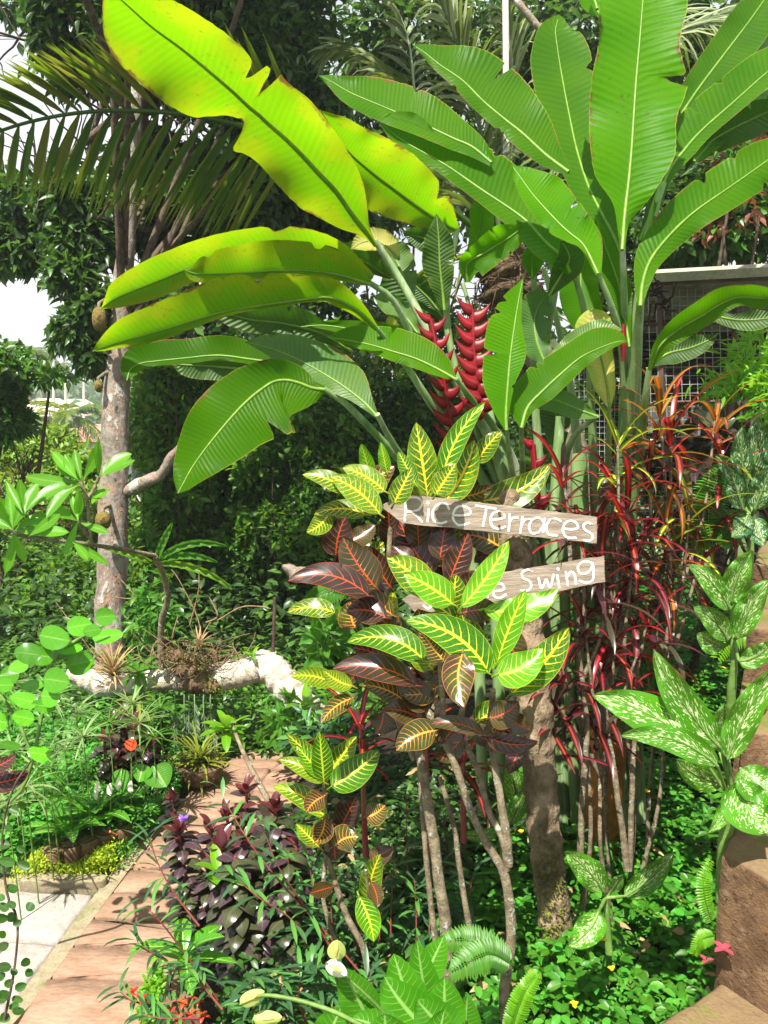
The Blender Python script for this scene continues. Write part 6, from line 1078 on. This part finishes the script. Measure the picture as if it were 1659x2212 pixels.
m_=MB(); rosette(m_,P(398,2050,2.45)+[0,0,.0],7,.16,.055,el=(0,1.),droop=(.4,1.),prof='lance'); r=thing('broad_leaf_seedling','pair of broad light green leaves poking over the pink path','plant',P(398,2070,2.45)); m_.build('foliage',M['lily'],r)
m_=MB(); rosette(m_,P(470,1880,2.6),7,.09,.035,el=(.2,1.),droop=(.2,1.),prof='lance'); r=thing('broad_leaf_seedling','bright green shoot between the maroon tips','plant',P(470,1890,2.6)); m_.build('foliage',M['lime'],r)
m_=MB(); c=P(397,1775,2.6)
for k in range(5): arch(m_,c,k*1.257,U(.2,1.2),.03,.014,.4,ns=4)
tag(m_.build('violet_flower',M['vio'],at=c),'single violet flower on top of the leftmost tall purple plant','flower')
# ---------------- peace lilies at the bottom ----------------
pl_=thing('peace_lily','peace lily with broad ribbed leaves at the bottom centre','peace lily',P(880,2230,1.75),'peace lilies')
for (bu,bv,tu,tv,hw,bd,dd) in [(800,2212,740,2090,34,0,0),(850,2190,770,2150,30,.1,.02),(930,2230,830,2110,42,.05,.03),(900,2220,850,2060,36,0,.06),(930,2230,900,2030,30,0,.1),(960,2240,960,2110,36,0,.04),(860,2260,760,2200,36,-.1,-.03),(980,2250,900,2160,40,0,0),(700,2260,740,2170,30,0,.02),(1000,2260,1010,2150,28,0,.1),(840,2290,830,2190,50,0,-.06),(910,2130,960,2020,26,0,.12),(930,2330,960,2180,40,0,-.05)]:
    m_=MB(); d=1.78+dd; pleaf(m_,(bu,bv,d),(tu,tv,d-.02),hw*1.3,bd,roll=-.8,cup=.22,ns=20,nc=4,prof='ovate',wav=.05); m_.build('leaf',M['lily'],pl_)
def spathe(parent,u,v,d,a,b,ang,mat,stem,spx=(0,0)):
    m_=MB(); ca,sa=math.cos(ang),math.sin(ang); pleaf(m_,(u-a*ca,v-a*sa,d),(u+a*ca,v+a*sa,d-.01),b,0,roll=-.3,cup=-.5,ns=14,nc=3,prof='round'); f=m_.build('flower',M[mat],parent); ORG[f.name]=ORG[parent.name]
    m_=MB(); ptube(m_,[(u-a*.7*ca+spx[0],v-a*.7*sa+spx[1],d-.022,3),(u+spx[0],v+spx[1],d-.026,5),(u+a*.5*ca+spx[0],v+a*.5*sa+spx[1],d-.024,3)],n=8); m_.build('spadix',M['seed'],f)
    m_=MB(); ptube(m_,[(u-a*ca,v-a*sa,d,2.5)]+stem,n=6,k=20); m_.build('stalk',M['gstem'],f)
spathe(pl_,727,2093,1.72,26,17,math.pi-2.6,'white',[(770,2130,1.74,3),(830,2190,1.76,4),(860,2240,1.76,4)])
spathe(pl_,727,2052,1.74,22,20,-1.5,'spg',[(725,2100,1.76,3),(740,2180,1.78,3.5)])
spathe(pl_,545,2155,1.75,30,17,-.5,'spg',[(565,2150,1.74,4),(640,2160,1.73,5),(720,2185,1.72,5),(780,2215,1.72,5)])
spathe(pl_,578,2200,1.75,32,18,-.1,'spg',[(560,2215,1.76,4),(570,2240,1.78,4)])
for i,(u,v,d,lab) in enumerate([(205,1730,3.6,'peace lily with white flowers in the left bed'),(250,1725,3.7,'peace lily with two white flowers beside the path'),(150,1770,3.5,'leafy peace lily in the left bed nearest the border')]):
    r=thing('peace_lily',lab,'peace lily',P(u,v+50,d),'peace lilies')
    for k in range(14):
        m_=MB(); arch(m_,P(u+U(-12,12),v+35,d),k*2.4,U(.5,1.2),U(.16,.24),.06,U(.6,1.4),ns=7,prof='lance',cup=.25); m_.build('leaf',M['lily'],r)
    if i<2:
        for k in range(2+(i==1)):
            x,y=u+[8,34,-40][k]*1.,v-[30,25,10][k]; m_=MB(); pleaf(m_,(x,y+14,d-.1),(x,y-14,d-.1),6,.1,roll=-.3,cup=-.5,ns=8,nc=2,prof='round'); f=m_.build('flower',M['white'],r); ORG[f.name]=ORG[r.name]; m_=MB(); ptube(m_,[(x,y+10,d-.1,1.4),(x,y+60,d,1.6)],n=5); m_.build('stalk',M['gstem'],f)
an=thing('anthurium','anthurium with one orange-red heart flower in the left bed','anthurium',P(285,1720,3.7)); m_=MB(); pleaf(m_,(281,1596,3.65),(284,1622,3.6),13,0,roll=-.3,cup=.2,prof='round'); m_.build('flower',M['anth'],an)
for (bu,bv,tu,tv,hw) in[(262,1660,262,1715,20),(330,1655,360,1700,34),(310,1650,300,1690,22)]: m_=MB(); pleaf(m_,(bu,bv,3.7),(tu,tv,3.66),hw,0,roll=-.4,cup=.3,prof='ovate'); m_.build('leaf',M['lily'],an)
m_=MB(); ptube(m_,[(283,1615,3.64,1.6),(286,1720,3.7,2)],n=5); ptube(m_,[(262,1660,3.7,1.6),(286,1720,3.7,2)],n=5); ptube(m_,[(330,1655,3.7,1.6),(290,1720,3.7,2)],n=5); m_.build('stalk',M['gstem'],an)
m_=MB(); rosette(m_,P(262,1740,3.7),22,.05,.02,ns=4,off=.02)
# umbrella sedges
for i,(u,v,d,r_) in enumerate([(40,1540,3.3,.16),(110,1510,3.5,.17),(165,1540,3.6,.17),(235,1560,3.6,.16),(300,1560,3.7,.18),(30,1620,3.2,.17),(90,1660,3.2,.17),(140,1620,3.4,.15),(55,1700,3.1,.18),(110,1715,3.3,.16),(10,1480,3.4,.15),(285,1520,3.8,.15),(330,1590,3.7,.14),(180,1590,3.4,.15),(15,1740,3.0,.14),(345,1530,3.8,.12)]):
    r=thing('umbrella_sedge',['umbrella sedge head at the left edge under the round leaves','umbrella sedge head beneath the glossy round-leaved shrub','umbrella sedge head left of the spotted trunk foot','umbrella sedge head before the spotted trunk foot','bright umbrella sedge head above the red anthurium','umbrella sedge head low at the left edge','pale umbrella sedge head, largest in the lower left','umbrella sedge head above the leafy peace lily','lowest large umbrella sedge head by the vine','umbrella sedge head just above the border plants','umbrella sedge head highest at the left edge','umbrella sedge head directly under the log','umbrella sedge head right of the anthurium','umbrella sedge head over the purple plants of the left bed','umbrella sedge head touching the dark foreground vine','small umbrella sedge head under the mossy clump'][i],'sedge',G(u,1800,0),'umbrella sedges in the left bed')
    c=P(u,v,d); m_=MB(); rosette(m_,c,26,r_,.008,el=(-.1,.9),droop=(.3,1.1),off=.005,ns=6); m_.build('foliage',M['sedge' if i%3 else 'fern'],r); m_=MB(); g0=np.array([c[0],c[1]+.05,0.]); tube(m_,[g0,(g0+c)/2,c],[.003,.003,.002],n=5,k=6); m_.build('stem',M['gstem'],r)
# ---------------- ferns ----------------
def fern(label,fr_,lw,ll,group='ferns in the bed',mat='fern'):
    b=P(*fr_[0][0]); root=thing('fern',label,'fern',b,group)
    for f in fr_:
        pts=P(*np.array(f,float).T); q_=cr(pts,30); m_=MB(); tube(m_,q_[::4],np.linspace(.003,.001,8),n=5); tg=unit(np.gradient(q_,axis=0))
        for i in range(3,30):
            S=unit(np.cross(tg[i],[0,-.75,.65])); L=ll*math.sin(math.pi*(i/32)**.8)**.6+.004
            for sg in(-1,1): scatter(m_,q_[i][None],(S*sg+tg[i]*.25+[0,0,-.1])[None],np.array([[0,-.5,.8]])+rng.normal(size=(1,3))*.12,L,lw,'lance')
        m_.build('frond',M[mat],root)
fern('sword fern frond between the croton stems at the bottom',[[(1110,2080,2.0),(1050,2045,1.98),(1000,2030,1.96),(965,2035,1.95)],[(1110,2085,2.),(1060,2060,1.95),(1010,2080,1.9),(975,2100,1.88)]],.012,.04)
fern('bright young fern frond at the bottom edge beside the croton stem',[[(1100,2240,1.75),(1115,2190,1.73),(1135,2140,1.72),(1160,2105,1.72)]],.014,.022,mat='lime')
fern('small fern hanging beside the step block',[[(1540,2000,1.95),(1525,1950,1.93),(1520,1900,1.93),(1535,1860,1.95)],[(1545,2020,1.95),(1515,2030,1.9),(1500,2060,1.9)]],.006,.018,mat='lime')
fern('feathery fern behind the croton, left of the lower sign',[[(760,1270,2.7),(720,1275,2.7),(690,1285,2.7),(665,1300,2.7)],[(770,1280,2.7),(740,1250,2.7),(720,1225,2.7)]],.012,.05)
fern('fern in shade by the dark dumb cane at the right',[[(1540,1180,2.8),(1530,1120,2.8),(1540,1060,2.8),(1560,1010,2.8)],[(1540,1180,2.8),(1580,1130,2.8),(1610,1120,2.8)],[(1540,1180,2.8),(1490,1150,2.8),(1470,1180,2.8)]],.02,.07)
fern('lacy fern draped over the topmost step block',[[(1640,1380,2.6),(1600,1370,2.5),(1570,1390,2.5),(1550,1420,2.5)],[(1650,1340,2.7),(1610,1350,2.6),(1580,1360,2.6)]],.010,.045,mat='lime')
# ---------------- small accents ----------------
for i,(u,v,z) in enumerate([(1320,2095,.5),(1302,1729,.55),(1397,1712,.55),(1240,2172,.5),(1125,1800,.6),(1565,1445,.8),(1300,2032,.5),(1375,1465,.8)]):
    c=P(u,v,[2.0,2.7,2.8,1.85,2.4,2.6,2.1,2.9][i]); m_=MB(); 
    for k in range(4): arch(m_,c,k*1.57+U(-.3,.3),U(.2,1.1),.014,.012,.4,ns=4,prof='ovate')
    tag(m_.build('yellow_flower',M['yfl'],at=c),['yellow pea flower in the ground cover nearest the bottom step','yellow flower in shade behind the slim stems','yellow flower right of the clay pot','yellow flower lowest in the photo','orange-yellow fallen petal by the croton stems','yellow flower beside the upper dumb cane','yellow petal under the small dumb cane','yellow flower deep in the red crotons'][i],'flower','yellow flowers in the ground cover')
c=P(1562,2050,1.85); r=thing('pink_seedling','small pink four-leaved seedling at the foot of the step block','seedling',c); pk=leafmat('pink_leaf',(.30,.05,.075),None,.3,.5,.2,bump=0)
for k in range(4): m_=MB(); arch(m_,c,k*1.57+.5,.35,.030,.016,.6,ns=5,prof='ovate'); m_.build('leaf',pk,r)
for k in range(3): m_=MB(); arch(m_,P(1525,2075,1.85),k*2,.4,.020,.011,.5,ns=4,prof='ovate'); m_.build('leaf',pk,r); m_=MB(); ptube(m_,[(1562,2050,1.85,1.2),(1540,2075,1.87,1.4),(1515,2085,1.9,1.4)],n=5); m_.build('stem',M['rstem'],r)
c=G(330,2150,.0); r=thing('scarlet_plant','low scarlet-leaved plant by the brown edging stone','plant',c); m_=MB()
for (u,v) in((395,2165),(370,2185),(410,2190),(385,2200),(430,2160),(290,2140),(305,2155),(440,2190)): rosette(m_,P(u,v,2.25),6,.024,.010,ns=4,off=.01,prof='lance')
m_.build('foliage',M['mum'],r)
m_=MB(); ptube(m_,[(650,1245,6.2,22),(625,1230,6.2,12),(610,1222,6.2,4)],n=10,lump=.12); tag(m_.build('dead_stump',M['bark'],at=P(650,1245,6.2)),'pale dead wood stump in the hedge above the log','stump')
for i,(u0,v0,d0,u1,v1,d1) in enumerate([(-20,578,9,1659,640,12),(-20,85,12,500,60,14)]):
    m_=MB(); tube(m_,[P(u0,v0,d0),P((u0+u1)/2,(v0+v1)/2+8,(d0+d1)/2),P(u1,v1,d1)],[.006]*3,n=4,k=12); tag(m_.build('overhead_wire',M['frame'],at=P(u0,v0,d0)),['thin overhead wire crossing the open sky at left','thin overhead wire high behind the tree crown'][i],'wire','overhead wires')

# ---------------- haze over the valley ----------------
hm,hn=newmat('valley_haze'); NH=N_(hn); pv=NH('VolumePrincipled',Color=(.93,.97,1.,1),Density=.0017); hn.links.new(pv.outputs[0],NH('OutputMaterial').inputs['Volume'])
hm.node_tree.nodes['Principled Volume'].inputs['Anisotropy'].default_value=.2
m_=MB(); box(m_,(0,205,2.5),(840,450,67)); hz=m_.build('haze',hm,None,False); hz['kind']='stuff'
bpy.context.view_layer.update()
